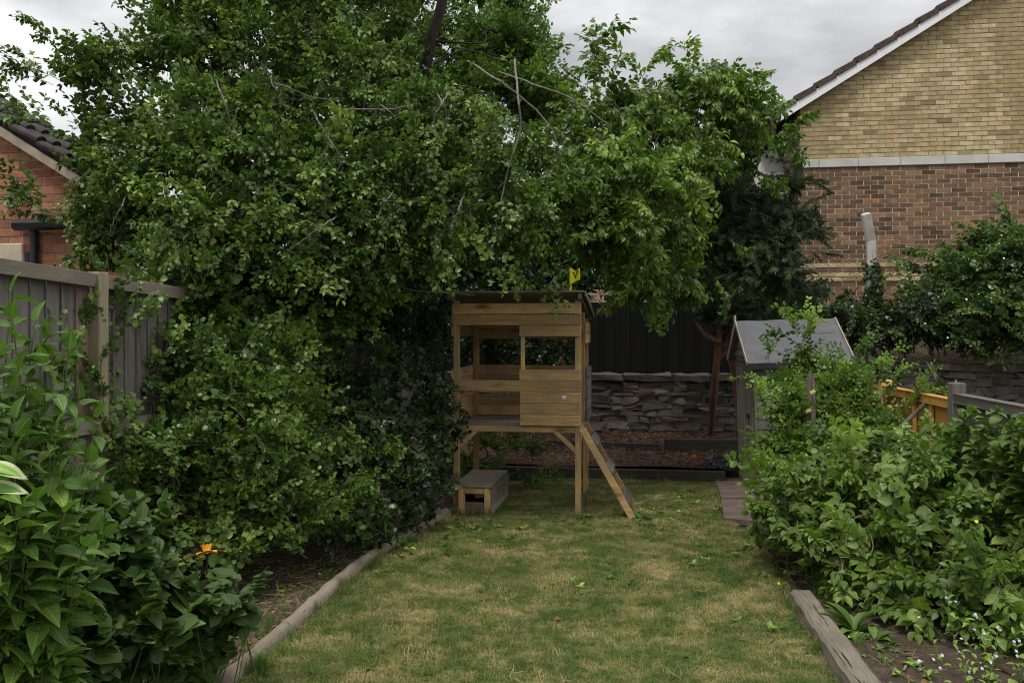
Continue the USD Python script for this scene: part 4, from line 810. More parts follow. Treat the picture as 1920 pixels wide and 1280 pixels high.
plum_clumps = C([
    (400, -70, 8.0, .6), (540, -90, 8.2, .65), (700, -80, 8.6, .6), (300, -60, 8.2, .45),
    (420, 40, 7.8, .5), (560, 30, 8.0, .55), (690, 50, 8.6, .5), (330, 40, 8.0, .3),
    (150, 130, 7.2, .24), (235, 110, 7.5, .34), (335, 120, 7.6, .42), (470, 120, 7.6, .5), (480, 520, 7.6, .3), (400, 500, 7.4, .28), (330, 520, 7.3, .2), (560, 520, 7.8, .34), (640, 520, 7.9, .34), (720, 500, 8.1, .34), (800, 510, 8.4, .28), (610, 130, 7.8, .5), (720, 150, 8.2, .45),
    (175, 225, 7.3, .30), (270, 220, 7.3, .40), (390, 215, 7.2, .48), (530, 220, 7.3, .5), (670, 230, 7.6, .5), (800, 230, 7.8, .45), (900, 200, 8.0, .4),
    (190, 312, 7.2, .24), (250, 310, 7.1, .40), (370, 310, 6.9, .45), (500, 310, 7.0, .48), (640, 320, 7.2, .48), (780, 320, 7.3, .46), (900, 300, 7.4, .42), (1000, 270, 7.8, .38),
    (175, 400, 7.2, .24), (225, 400, 7.0, .36), (330, 400, 6.8, .40), (450, 400, 6.7, .42), (590, 400, 6.9, .45), (720, 410, 7.2, .42), (850, 400, 7.2, .38), (960, 390, 7.3, .36), (1050, 370, 7.6, .34),
    (170, 465, 7.0, .18), (230, 465, 7.0, .24), (320, 470, 6.9, .28), (430, 480, 6.8, .30), (560, 480, 6.8, .36), (680, 480, 7.0, .33), (800, 470, 7.5, .28), (900, 468, 7.5, .22), (985, 455, 7.6, .22),
    (600, 560, 7.4, .28), (700, 545, 7.5, .24), (480, 545, 7.2, .22),
    (450, 250, 8.6, .6), (620, 240, 8.8, .6), (760, 260, 9.0, .6), (330, 290, 8.4, .5), (560, 400, 8.6, .55), (720, 390, 8.8, .55), (860, 330, 8.8, .5), (960, 420, 8.9, .35), (420, 400, 8.4, .5)])
ex = sprigs([(75, 130, 18, 120, 7.2, 3), (100, 160, 55, 150, 7.2, 1), (110, 85, 68, 25, 7.4, 3), (80, 230, 30, 190, 7.1, 3), (95, 250, 70, 220, 7.1, 1), (110, 150, 40, 125, 7.2, 2),
             (130, 420, 30, 350, 6.9, 4), (60, 370, -15, 312, 6.9, 3), (100, 405, 60, 395, 6.9, 2), (355, 60, 345, 5, 7.6, 2),
             (1038, 505, 1042, 565, 7.9, 1), (1010, 490, 1000, 540, 7.4, 2), (930, 500, 920, 545, 7.4, 2), (830, 400, 820, 470, 6.9, 3), (960, 450, 965, 510, 7.2, 2), (620, 500, 600, 560, 6.8, 2), (880, 480, 868, 530, 7.3, 2)])
pl = tree('plum_tree', 'large dense dark green plum tree overhanging the left side and the playhouse', G(600, 925),
          [G(600, 925), W(610, 780, 9.3), W(590, 600, 9.0), W(560, 400, 8.6), W(540, 200, 8.3)], 0.13, plum_clumps, plum, 400, 41, 'bark_dark', extra=ex, hang=0.55, lift=0.3, every=3, sparse=.44)
BR = [([(925, 145), (975, 180), (1030, 235), (1050, 290)], 7.15, .013), ([(970, 175), (975, 240), (955, 310), (935, 400), (930, 440)], 7.0, .014), ([(1000, 157), (1060, 180), (1110, 210), (1140, 235)], 7.3, .012),
      ([(828, 195), (815, 220), (815, 250)], 6.9, .010), ([(828, 192), (838, 215), (836, 235)], 6.9, .009), ([(670, 205), (720, 205), (765, 200)], 6.9, .010), ([(725, 205), (745, 222)], 6.9, .007),
      ([(415, 175), (430, 220), (445, 255), (480, 285)], 6.7, .010), ([(440, 250), (415, 265)], 6.7, .007), ([(230, 380), (215, 410), (205, 440)], 6.6, .009), ([(610, 420), (580, 440), (540, 470)], 6.3, .009),
      ([(730, 370), (715, 390), (705, 420)], 6.7, .008), ([(863, 385), (855, 410), (845, 430)], 6.8, .011), ([(510, 155), (530, 195)], 6.8, .007), ([(835, 548), (810, 530), (805, 510)], 7.3, .006), ([(835, 548), (780, 545), (730, 530)], 7.3, .005),
      ([(620, 265), (640, 300), (625, 330)], 6.7, .006), ([(530, 160), (580, 180), (640, 190)], 6.8, .006), ([(600, 230), (618, 262), (600, 300)], 6.7, .006), ([(500, 290), (470, 275), (450, 300)], 6.6, .006), ([(690, 440), (665, 500), (650, 530)], 7.0, .006), ([(550, 430), (575, 415), (600, 430)], 6.4, .006)]
brn = np.random.default_rng(6); BR = [(a, b, c * .68) for a, b, c in BR]; o_ = G(600, 925)
for pts, Z, r in BR:
    p = curve([W(pts[0][0] * 2 - pts[1][0], pts[0][1] * 2 - pts[1][1] + 2, Z + .75)] + [W(x, y, Z + 0.05 * k) for k, (x, y) in enumerate(pts)], 18) - o_; p = p + brn.normal(0, 0.004, p.shape)
    lst = [tube(p, np.linspace(r, r * 0.55, len(p)), 6)]
    for k in range(len(p)):
        if brn.uniform() < 0.6: lst.append(tube([p[k], p[k] + brn.normal(0, 0.02, 3), p[k] + brn.normal(0, 0.045, 3)], [r * 0.3, r * .25, r * 0.1], 4))
    obj('bare_branch', cat(lst), 'twig_grey', pl)

tall_clumps = C([(1000, 90, 10.0, .3), (1040, 170, 10.2, .34), (900, 110, 10.4, .5), (960, 30, 10.2, .4), (840, 160, 10.6, .5), (1000, 200, 10.3, .4), (690, 110, 10.2, .5), (770, 40, 10.3, .5), (850, 70, 10, .42), (930, 70, 10, .42), (985, 70, 9.8, .26), (960, 150, 9.8, .4), (880, 150, 9.8, .42), (1010, 140, 9.6, .26), (790, 150, 10, .4), (620, 60, 10.5, .5),
                 (640, -60, 10.5, .6), (760, -80, 10.4, .6), (880, -70, 10.2, .55), (960, -60, 10, .4), (540, -20, 10.5, .5)])
ex = sprigs([(1005, 130, 1015, 10, 9.3, 4), (1000, 60, 985, -40, 9.3, 3), (1030, 120, 1028, 60, 9.5, 2), (930, 60, 925, -20, 9.5, 2)])
tb = G(735, 905)
tree('tall_tree', 'tall pale green tree with a leaning dark stem rising behind the plum tree', tb, [tb, W(745, 600, 10.0), W(772, 300, 9.6), W(797, 130, 9.2), W(835, -20, 9.1), W(850, -130, 9.1)], 0.085, tall_clumps, tall, 330, 42, 'bark_dark', extra=ex, lift=0.5, per=5, main=(.013, .006))

apple_clumps = C([(1400, 200, 10.4, .34), (1340, 230, 10.6, .4), (1430, 260, 10.9, .22), (1400, 300, 11.0, .26), (1330, 150, 10.4, .3), (1260, 220, 10.6, .45), (1180, 220, 10.4, .45), (1060, 195, 9.4, .38), (1140, 195, 9.6, .40), (1225, 180, 9.9, .42), (1300, 160, 10.0, .34), (1365, 190, 10, .36), (1405, 235, 9.9, .26), (1120, 270, 9.0, .42), (1210, 260, 9.2, .45), (1305, 260, 9.5, .42), (1385, 265, 10.8, .28),
                  (1090, 350, 8.7, .38), (1180, 345, 8.7, .44), (1270, 350, 9.0, .42), (1325, 310, 9.6, .26), (1110, 430, 8.6, .36), (1195, 430, 8.6, .42), (1265, 420, 9.0, .36), (1180, 500, 8.7, .30), (1255, 490, 9.2, .30), (1150, 480, 9.2, .26), (1280, 530, 9.4, .2), (1060, 450, 9.4, .28), (1010, 440, 9.4, .3), (1275, 460, 9.5, .22),
                  (1160, 555, 9.6, .15), (1215, 540, 9.6, .2), (1240, 560, 9.8, .16), (1210, 300, 10.2, .55), (1270, 330, 10.4, .45), (1120, 330, 10, .5), (1200, 430, 10, .45)])
ex = sprigs([(1095, 170, 1118, 62, 9.0, 4), (1120, 160, 1122, 80, 9.1, 3), (1150, 160, 1142, 108, 9.2, 2), (1195, 165, 1222, 105, 9.4, 3), (1300, 140, 1295, 108, 9.8, 2), (1380, 180, 1412, 152, 9.8, 3), (1400, 230, 1432, 215, 9.8, 2), (1430, 270, 1478, 240, 9.5, 3), (1410, 330, 1445, 330, 10.2, 2),
             (1150, 140, 1160, 118, 9.4, 2), (1240, 520, 1235, 575, 9.0, 2), (1365, 450, 1395, 458, 9.8, 1), (1340, 520, 1370, 560, 9.8, 2)])
ab = G(1392, 815, 0.36)
tree('apple_tree', 'bright green apple tree with big drooping leaves, right of centre', ab, [ab, W(1380, 700, 11.5), W(1362, 640, 11.3), W(1345, 540, 11.0), W(1290, 420, 10.6), W(1240, 280, 10.3)], 0.065, apple_clumps, apple, 215, 43, 'bark_red', extra=ex, hang=0.6, lift=0.35, every=3, per=3)

# conifer: flat drooping sprays
def spray(rng):
    lv, tw = [], []
    main = np.c_[np.linspace(0, .34, 6), rng.normal(0, .006, 6).cumsum(), -0.30 * np.linspace(0, .34, 6) ** 1.6]; tw.append(tube(main, np.linspace(.004, .0015, 6), 4))
    for k in range(22):
        t = 0.1 + 0.9 * k / 22; p = np.array([np.interp(t, np.linspace(0, 1, 6), main[:, i]) for i in range(3)]); sg = 1 if k % 2 else -1
        d = np.array([.75, sg * (.75 - .3 * t), rng.normal(-.05, .25)]); l = (.13 - .07 * t) * rng.uniform(.6, 1.2); e = p + d * l + [0, 0, -0.3 * l]
        pp = np.array([p, (p + e) / 2 + [0, 0, .008], e]); lv.append(tube(pp, [.0055, .0065, .0016], 4))
        for q in range(5):
            s = rng.uniform(.2, .95); b = p + (e - p) * s; dd = d + rng.normal(0, .7, 3); dd /= np.linalg.norm(dd); lv.append(tube([b, b + dd * .028], [.0048, .0018], 3))
    return [('needles', cat(lv), 'leaf_conifer', False), ('twig', cat(tw), 'twig_brown', False)]
srng = np.random.default_rng(51); conif = [spray(srng) for _ in range(4)]
con_clumps = C([(1400, 620, 11.2, .2), (1455, 640, 11.3, .2), (1500, 620, 11.2, .2), (1355, 630, 11.2, .14), (1320, 350, 10.9, .22), (1310, 540, 11.0, .2), (1330, 590, 11.1, .16), (1345, 420, 11, .3), (1400, 350, 10.8, .2), (1310, 390, 10.8, .22), (1300, 470, 10.8, .2), (1520, 440, 10.5, .2), (1500, 500, 10.6, .24), (1450, 500, 10.5, .34), (1390, 420, 10.5, .3), (1520, 540, 10.8, .18), (1380, 590, 10.8, .24), (1450, 590, 10.9, .22), (1490, 300, 10.6, .10), (1485, 345, 10.6, .18), (1440, 380, 10.6, .25), (1480, 400, 10.5, .26), (1380, 370, 10.6, .26), (1330, 385, 10.6, .22), (1430, 450, 10.4, .34), (1360, 450, 10.5, .30), (1490, 460, 10.5, .26), (1510, 410, 10.5, .16),
                (1400, 510, 10.5, .32), (1470, 520, 10.5, .28), (1340, 510, 10.6, .25), (1420, 575, 10.7, .26), (1350, 570, 10.7, .2), (1490, 570, 10.8, .22), (1310, 440, 10.7, .18)])
cb = G(1333, 812, 0.36)
t = thing('conifer', 'dark grey green conifer with drooping sprays and slim red stem, before the brick house', 'tree', cb); r_ = np.random.default_rng(52)
tp = curve(np.array([cb, W(1340, 720, 11.0), W(1350, 620, 10.9), W(1362, 540, 10.8), W(1400, 460, 10.7), W(1450, 380, 10.6), W(1490, 290, 10.6)]) - cb, 28); obj('trunk', rough(tube(tp, np.linspace(.052, .015, len(tp)), 9), .012, 9), 'bark_red', t, smooth=60)
for a in ([W(1352, 640, 10.85), W(1325, 630, 10.8), W(1305, 605, 10.8)], [W(1350, 670, 10.95), W(1368, 640, 10.9), W(1372, 560, 10.8)], [W(1358, 650, 10.9), W(1378, 600, 10.9), W(1400, 560, 10.8)]): p = curve(np.array(a) - cb, 10); obj('branch', rough(tube(p, np.linspace(.034, .02, len(p)), 7), .006, 9), 'bark_red', t, smooth=60)
loc = [(c - cb, rad) for c, rad in con_clumps]
for c, rad in loc[::2]: obj('limb', limb(r_, tp[np.argmin(np.linalg.norm(tp - c, axis=1))], c, .016, .007, .2, 6), 'bark_red', t, smooth=60)
P, D = crown(r_, loc, 900, 0.24, lift=0.05, hang=0.8, shell=0.35, wild=0.5)
e2 = sprigs([(1510, 430, 1552, 440, 10.4, 3), (1500, 390, 1530, 372, 10.4, 2), (1520, 470, 1548, 480, 10.4, 2), (1490, 310, 1492, 285, 10.6, 2), (1505, 340, 1535, 335, 10.5, 2), (1500, 520, 1530, 550, 10.5, 2)])
foliage('crown', t, conif, np.vstack([P, e2[0] - cb]), np.vstack([D, e2[1]]), r_, 0.5, 0.95)

# ------------------------------------------------------------------ hedges and shrubs
def bush(name, label, base, clumps, protos, density, seed, cat_='shrub', stems=6, length=0.33, stem_mat='twig_brown', stem_r=0.012, extra=None, smin=.7, smax=1.15, **kw):
    r = np.random.default_rng(seed); t = thing(name, label, cat_, base); o = np.asarray(base); loc = [(c - o, rad) for c, rad in clumps]
    for k in range(stems):
        c, rad = loc[k * len(loc) // stems]; a = np.array([c[0] * 0.7 + r.normal(0, .1), c[1] * 0.7 + r.normal(0, .1), -o[2] if False else 0.0]); obj('stem', limb(r, a, c, stem_r, stem_r * .4, .2, 6), stem_mat, t)
    obj('twigs', twigs_in(r, loc, 3, 0.004), stem_mat, t, kind='stuff')
    P, D = crown(r, loc, density, length, **kw)
    if extra is not None: P = np.vstack([P, extra[0] - o]); D = np.vstack([D, extra[1]])
    foliage('foliage', t, protos, P, D, r, smin, smax)
    return t
hc = C([(330, 640, 6.5, .18), (310, 700, 6.2, .16), (300, 780, 6.0, .18), (380, 620, 6.7, .24), (600, 640, 7.2, .3), (640, 580, 7.6, .3), (470, 1000, 5.75, .16), (560, 985, 6.05, .16), (400, 1010, 5.5, .16), (330, 520, 6.5, .1), (400, 500, 6.6, .14), (250, 960, 5.5, .2), (500, 700, 6.5, .3), (420, 960, 5.8, .24), (330, 860, 5.6, .26), (430, 530, 6.9, .2), (480, 500, 7.0, .22), (530, 590, 6.9, .26), (570, 550, 7.2, .26), (335, 610, 6.6, .16), (365, 570, 6.7, .2), (420, 590, 6.7, .30), (480, 560, 6.9, .28), (345, 690, 6.4, .2), (400, 670, 6.3, .32), (470, 660, 6.5, .32), (335, 770, 6.1, .22), (390, 750, 6.1, .32), (470, 750, 6.2, .34), (285, 850, 5.8, .2), (350, 830, 5.8, .32), (440, 830, 5.9, .34),
        (520, 820, 6.1, .30), (290, 910, 5.7, .22), (360, 910, 5.7, .32), (450, 910, 5.8, .34), (530, 900, 6.0, .28), (225, 900, 5.5, .16), (430, 985, 5.8, .2), (510, 975, 6.0, .2), (540, 660, 6.7, .3), (550, 750, 6.5, .3), (300, 980, 5.6, .2), (380, 985, 5.6, .2)])
ex = sprigs([(285, 560, 284, 465, 6.3, 4), (340, 540, 345, 480, 6.4, 3), (375, 560, 378, 500, 6.4, 3), (430, 560, 437, 515, 6.5, 3), (215, 640, 222, 545, 5.7, 4), (215, 730, 214, 660, 5.6, 3), (120, 735, 118, 685, 5.0, 2), (140, 770, 130, 700, 5.1, 3), (310, 640, 295, 560, 6.3, 3), (320, 620, 310, 540, 6.4, 3), (345, 600, 350, 500, 6.5, 4), (300, 720, 285, 650, 6.1, 3), (370, 540, 365, 470, 6.6, 3), (500, 480, 505, 430, 6.9, 2), (320, 760, 265, 720, 6.0, 3), (310, 700, 280, 650, 6.1, 2), (400, 520, 405, 455, 6.5, 3), (450, 520, 452, 470, 6.6, 2), (245, 660, 240, 590, 5.9, 2), (350, 540, 320, 520, 6.4, 2), (240, 880, 200, 800, 5.5, 4), (260, 850, 250, 770, 5.7, 3), (195, 760, 185, 700, 5.4, 2),
             (170, 560, 100, 605, 5.35, 4), (180, 530, 160, 590, 5.4, 3)])
bush('sucker_shrub', 'light green round leaved shrub climbing over the left fence beyond its post', G(400, 990), hc, hedge, 400, 61, stems=8, extra=ex, lift=0.6, shell=0.4, sparse=.47, wild=.6)
ic = C([(640, 985, 6.4, .16), (700, 970, 6.75, .16), (760, 945, 7.2, .18), (800, 925, 7.6, .2), (830, 860, 8.1, .2), (835, 760, 8.3, .2), (760, 560, 8.6, .35), (860, 470, 9.6, .4), (800, 500, 9.2, .4), (940, 490, 10.6, .4), (1030, 560, 11.2, .35), (560, 590, 8.0, .32), (640, 600, 8.0, .32), (720, 600, 8.2, .34), (800, 620, 8.6, .3), (560, 680, 7.6, .36), (640, 690, 7.6, .36), (720, 700, 7.9, .36), (800, 710, 8.3, .32), (580, 780, 7.2, .36), (660, 790, 7.2, .36), (740, 800, 7.5, .36), (810, 800, 8.0, .28), (600, 870, 6.9, .32), (680, 880, 7.1, .34), (760, 880, 7.4, .30), (820, 880, 8.0, .2), (560, 930, 6.4, .22), (630, 945, 6.7, .22), (700, 935, 7.0, .2),
        (890, 640, 10.3, .35), (960, 650, 10.6, .35), (1030, 645, 10.8, .33), (860, 740, 10.2, .35), (900, 560, 10.4, .4), (990, 560, 10.7, .35), (820, 560, 9.4, .4), (660, 540, 8.6, .4), (520, 590, 7.9, .35)])
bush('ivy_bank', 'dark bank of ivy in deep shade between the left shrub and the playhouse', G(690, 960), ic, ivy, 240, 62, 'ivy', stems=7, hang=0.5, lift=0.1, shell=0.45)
bush('laurel_shrub', 'young shrub with pale shoots in front of the ivy bank', G(610, 1000), C([(570, 800, 6.6, .22), (620, 840, 6.6, .24), (560, 880, 6.3, .24), (640, 910, 6.5, .26), (590, 960, 6.1, .22), (690, 960, 6.8, .18), (540, 1000, 5.8, .14), (720, 840, 7.1, .2), (745, 900, 7.3, .18)]), shrub, 330, 63, stems=5, lift=0.5)
ub = C([(900, 820, 9.6, .24), (960, 830, 9.7, .26), (1010, 830, 10.0, .2), (930, 880, 9.5, .2), (990, 890, 9.6, .17), (1035, 885, 9.8, .12), (880, 860, 9.8, .2), (850, 900, 8.9, .14)])
bush('low_shrub', 'low rounded leafy shrub behind the playhouse legs', G(960, 912), ub, shrub, 420, 64, stems=4, length=0.22, smin=.5, smax=.8)
sb = C([(1505, 670, 7.9, .14), (1470, 715, 7.8, .13), (1510, 725, 7.7, .2), (1560, 700, 7.9, .22), (1470, 770, 7.6, .14), (1510, 780, 7.5, .2), (1580, 770, 7.7, .24), (1625, 790, 7.6, .2), (1465, 830, 7.3, .2), (1475, 890, 7.0, .2), (1530, 840, 7.2, .28), (1540, 760, 7.5, .24), (1600, 730, 7.8, .2), (1560, 720, 7.7, .24), (1480, 760, 7.4, .2), (1640, 860, 7.0, .26), (1570, 900, 6.8, .28), (1520, 850, 7.2, .25), (1600, 840, 7.3, .25), (1500, 920, 6.9, .2), (1660, 800, 7.4, .16)])
ex = sprigs([(1500, 660, 1490, 605, 7.8, 4), (1520, 650, 1522, 610, 7.8, 3), (1450, 720, 1418, 700, 7.7, 2), (1460, 830, 1420, 820, 7.4, 2), (1460, 890, 1425, 880, 7.2, 2), (1590, 680, 1615, 650, 7.9, 3), (1440, 680, 1445, 655, 7.7, 2), (1645, 740, 1652, 680, 7.4, 4), (1660, 750, 1690, 690, 7.4, 3), (1690, 770, 1735, 720, 7.2, 4), (1440, 770, 1420, 752, 7.5, 2), (1610, 690, 1640, 680, 7.9, 2)])
t = bush('cut_shrub', 'leafy shrub with a sawn off stem in front of the shed', G(1520, 985), sb, shrub, 1000, 65, stems=5, length=0.28, extra=ex, lift=0.5, shell=.25, sparse=.32)
o_ = G(1520, 985); p = curve(np.array([W(1524, 860, 7.2), W(1522, 780, 7.2), W(1520, 700, 7.25)]) - o_, 9); sm = obj('sawn_stem', tube(p, [.032] * len(p), 8), 'bark', t)
for (x, y) in ((1514, 770), (1522, 735)): e = W(x, y, 7.12) - o_; obj('cut_end', tube([e + [.03, .04, 0], e], [.016, .016], 8), 'newpost_z', sm)
p = curve(np.array([W(1655, 830, 7.0), W(1700, 790, 7.05), W(1735, 755, 7.1)]) - o_, 8); obj('sawn_stem', tube(p, np.linspace(.022, .015, len(p)), 7), 'bark', t)

bh_c = C([(1000, 560, 14.3, .35), (1060, 555, 14.3, .32), (1095, 520, 14.5, .3), (1075, 545, 14.2, .3), (1040, 470, 14.4, .4), (1100, 480, 14.4, .35), (940, 560, 14.3, .4), (1030, 520, 14.5, .35), (1220, 520, 14.6, .4), (1170, 500, 14.8, .35)] + [(x, y, 15.0, .6) for y in (400, 470, 540) for x in (700, 790, 880, 970, 1250, 1330, 1410)] + [(1060, 400, 15, .6), (1150, 400, 15, .6), (1060, 470, 15, .5), (1150, 455, 15, .5), (1230, 330, 15, .6), (1330, 330, 15, .6), (1420, 600, 14.5, .4), (1340, 600, 14.5, .4), (1050, 330, 15, .6), (900, 330, 15, .6)])
bush('background_shrubs', 'deep green shrubbery behind the dark fence, seen only through gaps in the trees', back(-1.0, 2.5).tolist() + [1.5], bh_c, bramble, 260, 69, 'shrubbery', stems=6, stem_r=.02, sparse=.2, shell=.3)
iv = C([(1500, 560, 11.9, .26), (1560, 585, 11.9, .26), (1590, 600, 11.9, .26), (1650, 600, 11.9, .26), (1700, 590, 11.9, .28), (1550, 620, 11.9, .26), (1620, 615, 11.9, .26), (1690, 610, 11.8, .26), (1740, 560, 11.8, .3), (1530, 560, 12.1, .32), (1600, 590, 12.2, .30), (1540, 630, 12.2, .32), (1620, 630, 12.2, .24), (1690, 610, 12.1, .32), (1750, 600, 12.0, .34), (1760, 625, 12.0, .24), (1640, 560, 12.6, .16), (1545, 535, 12.7, .16), (1480, 620, 12.3, .3), (1430, 640, 12.4, .3), (1634, 500, 12.55, .10), (1640, 525, 12.5, .15), (1632, 555, 12.5, .17), (1710, 560, 12.3, .2), (1740, 540, 12.3, .2), (1590, 560, 12.4, .16), (1670, 575, 12.3, .2)])
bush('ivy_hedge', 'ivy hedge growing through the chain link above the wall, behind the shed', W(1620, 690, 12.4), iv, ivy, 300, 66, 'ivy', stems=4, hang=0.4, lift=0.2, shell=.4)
bc = C([(1730, 545, 12.4, .22), (1790, 545, 12.2, .28), (1840, 520, 12.1, .3), (1850, 490, 12.2, .26), (1910, 470, 12.0, .3), (1880, 450, 12.2, .2), (1800, 520, 12.2, .32), (1870, 500, 12.0, .40), (1930, 480, 11.9, .45), (1800, 590, 11.8, .36), (1870, 590, 11.6, .42), (1930, 580, 11.5, .42), (1810, 630, 11.8, .22), (1880, 630, 11.7, .22), (1940, 630, 11.7, .24), (1840, 470, 12.4, .2), (1900, 440, 12.2, .25), (1760, 560, 12.2, .25), (1780, 490, 12.6, .14)])
ex = sprigs([(1780, 500, 1730, 470, 12.4, 3), (1860, 460, 1830, 430, 12.2, 3), (1900, 430, 1895, 405, 12.0, 2), (1750, 520, 1715, 495, 12.6, 2)])
t = bush('bramble_thicket', 'arching bramble thicket with tiny white flowers at the right edge', W(1870, 690, 11.9), bc, bramble, 300, 67, 'bramble', stems=5, stem_r=.006, extra=ex, lift=0.35, sparse=.3)
fr = np.random.default_rng(9); o_ = W(1870, 690, 11.9)
def blossom(c, r, n, rng):
    out = []
    up = np.array([0, -0.7, 0.7]) + rng.normal(0, .3, 3); up /= np.linalg.norm(up); a = np.cross(up, [1, 0, 0]); a /= np.linalg.norm(a); b = np.cross(up, a)
    for k in range(n):
        q = 2 * math.pi * k / n; d = a * math.cos(q) + b * math.sin(q); s = -a * math.sin(q) + b * math.cos(q)
        v = np.array([c, c + d * r * .5 - s * r * .35 + up * .1 * r, c + d * r, c + d * r * .5 + s * r * .35 + up * .1 * r]); out.append((v, np.array([[0, 1, 2], [0, 2, 3]])))
    return cat(out)
for k in range(20):
    c = W(fr.uniform(1740, 1918), fr.uniform(440, 640), 11.5) + [0, fr.uniform(-.25, .1), 0]; obj('blossom', blossom(c - o_, .016, 5, fr), 'petal_white', t)

# plants whose leaves stand out singly: the nearest leaves are pieces of their own
def leafy(name, label, cat_, base, stems, tpl, mat, leafL, gap, seed, singles=300, stem_mat='stem_green', stem_r=.005, var=.3, **kw):
    r = np.random.default_rng(seed); t = thing(name, label, cat_, base); o = np.asarray(base, float); B, D, N, Ls, tb = [], [], [], [], []
    for s in stems:
        p = curve(np.asarray(s) - o, 12); tb.append(tube(p, np.linspace(stem_r, stem_r * .4, len(p)), 5)); b, d, n, l = leaves_along(r, p, leafL, gap, var=var, **kw); B += b; D += d; N += n; Ls += l
    V, f = place_leaves(tpl, B, D, N, Ls); dist = np.linalg.norm(np.array(B) + o - [0, 0, EYE], axis=1); order = np.argsort(dist / np.array(Ls))
    obj('stems', cat(tb), stem_mat, t)
    uv = np.asarray(tpl[0])[:, :2]
    for i in order[:singles]: obj('leaf', (V[i], f), mat, t, smooth=True, uv=uv)
    if len(order) > singles: obj('leaves', flat(V[order[singles:]], f), mat, t, smooth=True, kind='stuff', uv=np.tile(uv, (len(order) - singles, 1)))
    return t
def arching(rng, base, tips, spread=.12, rise=.35):
    out = []
    for tip in tips:
        b = base(tip) if callable(base) else np.asarray(base) + rng.normal(0, spread, 3) * [1, 1, 0]; m = b * .45 + tip * .55 + np.array([0, 0, rise * np.linalg.norm(tip - b)]); out.append([b, m, tip])
    return out
ar = np.random.default_rng(71)
# lilac-like shrub close to the camera at the left
tips = [W(x + ar.normal(0, 12), y + ar.normal(0, 12), Z) for x, y, Z in [(20, 545, 2.75), (-10, 560, 2.6), (60, 600, 2.75), (20, 620, 2.6), (85, 640, 2.8), (120, 660, 2.85), (40, 690, 2.6), (75, 700, 2.7), (-10, 680, 2.5), (60, 760, 2.6), (120, 765, 2.75), (160, 740, 2.9), (20, 790, 2.5), (90, 820, 2.6), (140, 830, 2.75),
        (40, 860, 2.5), (110, 880, 2.6), (170, 870, 2.8), (0, 900, 2.45), (70, 930, 2.5), (150, 930, 2.65), (190, 910, 2.8), (30, 960, 2.45), (110, 980, 2.55), (180, 990, 2.7), (-30, 740, 2.4), (-30, 850, 2.4), (210, 960, 2.8), (60, 1020, 2.5), (140, 1040, 2.55), (-20, 1000, 2.4), (220, 1010, 2.8), (100, 730, 2.65), (30, 730, 2.55), (190, 790, 2.95)]]
leafy('lilac_shrub', 'bright green shrub with large pointed leaves at the left edge near the camera', 'shrub', (-1.55, 2.7, 0), arching(ar, (-1.6, 2.75, 0.0), tips, .12, .10), fine_leaf(.56, .13, .30), 'leaf_lilac', 0.098, 0.036, 72, singles=300, spread=62, droop=.25, start=.45)
vt = thing('variegated_plant', 'few cream edged variegated leaves at the far left edge of the frame', 'plant', (-1.35, 2.2, 0)); o_ = np.array([-1.35, 2.2, 0])
for c_, d_, n_ in ((W(-42, 876, 2.2), (1, -.1, -.06), (.1, -.55, .8)), (W(-50, 920, 2.18), (1, .05, .10), (0, -.55, .8))):
    V, f = place_leaves(fine_leaf(.46, .1, .2, wave=.045), [c_ - o_], [d_], [n_], [.125]); lf_ = obj('leaf', (V[0], f), 'leaf_cream', vt, smooth=True)
    V, f = place_leaves(fine_leaf(.30, .1, .2, wave=.02), [c_ - o_], [d_], [n_], [.112]); up_ = np.array(n_) / np.linalg.norm(n_); obj('leaf_centre', (V[0] + up_ * .0025, f), 'leaf_lilac', lf_, smooth=True)
    obj('stem', tube(curve([c_ - o_, c_ - o_ + [-.03, .05, -.3], c_ - o_ + [-.02, .08, -c_[2] + .02]], 10), .003, 5), 'stem_green', vt)
# bindweed and nettles in front of it
def bed(rng, pts, z=0): return [W(x + rng.normal(0, 20), y + rng.normal(0, 18), Z) for x, y, Z in pts]
grid = [(x, y, 3.2 + 0.9 * max(0, (x - 60)) / 420 + max(0, (1010 - y)) / 130 * 0.5) for y in range(935, 1320, 40) for x in range(-20, 480, 42) if x < 500 - (y - 930) * 0.05 and x < 540 - max(0, y - 1080) * .85 and not (x > 300 and y < 1090)]
tips = bed(ar, grid); tips = [np.array([p[0], p[1], max(.12, p[2])]) for p in tips]
leafy('bindweed_patch', 'tangle of heart shaped bindweed leaves filling the lower left corner', 'bindweed', (-1.5, 3.8, 0), [[np.array([p[0] - .1, p[1] + .2, .02]) + ar.normal(0, .16, 3) * [1, 1, 0], (p * [1, 1, .8] + np.array([-.05, .1, 0])) + ar.normal(0, .09, 3) * [1, 1, .6], p + ar.normal(0, .06, 3)] for p in tips for _ in (0, 1)], fine_leaf(.86, .08, .16, .12, prof=(0, .95, 1.08, 1.0, .76, .48, .2, 0), back=.9), 'leaf_bindweed', .072, .026, 74, singles=300, droop=.1, start=.55, spread=70, rosette=2, stem_r=.003)
# white seed heads in the tangle
t = thing('seed_heads', 'dry pale seed heads standing among the lower left bindweed', 'plant', W(260, 1090, 3.9)); o_ = W(260, 1090, 3.9); sd = np.random.default_rng(5)
for k in range(18):
    c = W(sd.uniform(195, 370), sd.uniform(1055, 1190), sd.uniform(3.75, 3.95)) - o_; obj('stalk', tube([c + [0.02, .05, -.25], c], [.0018, .0012], 4), 'straw', t)
    obj('seed_head', cat([tube([c + sd.normal(0, .010, 3), c + sd.normal(0, .016, 3)], [.0018, .001], 3) for _ in range(14)]), 'straw', t)
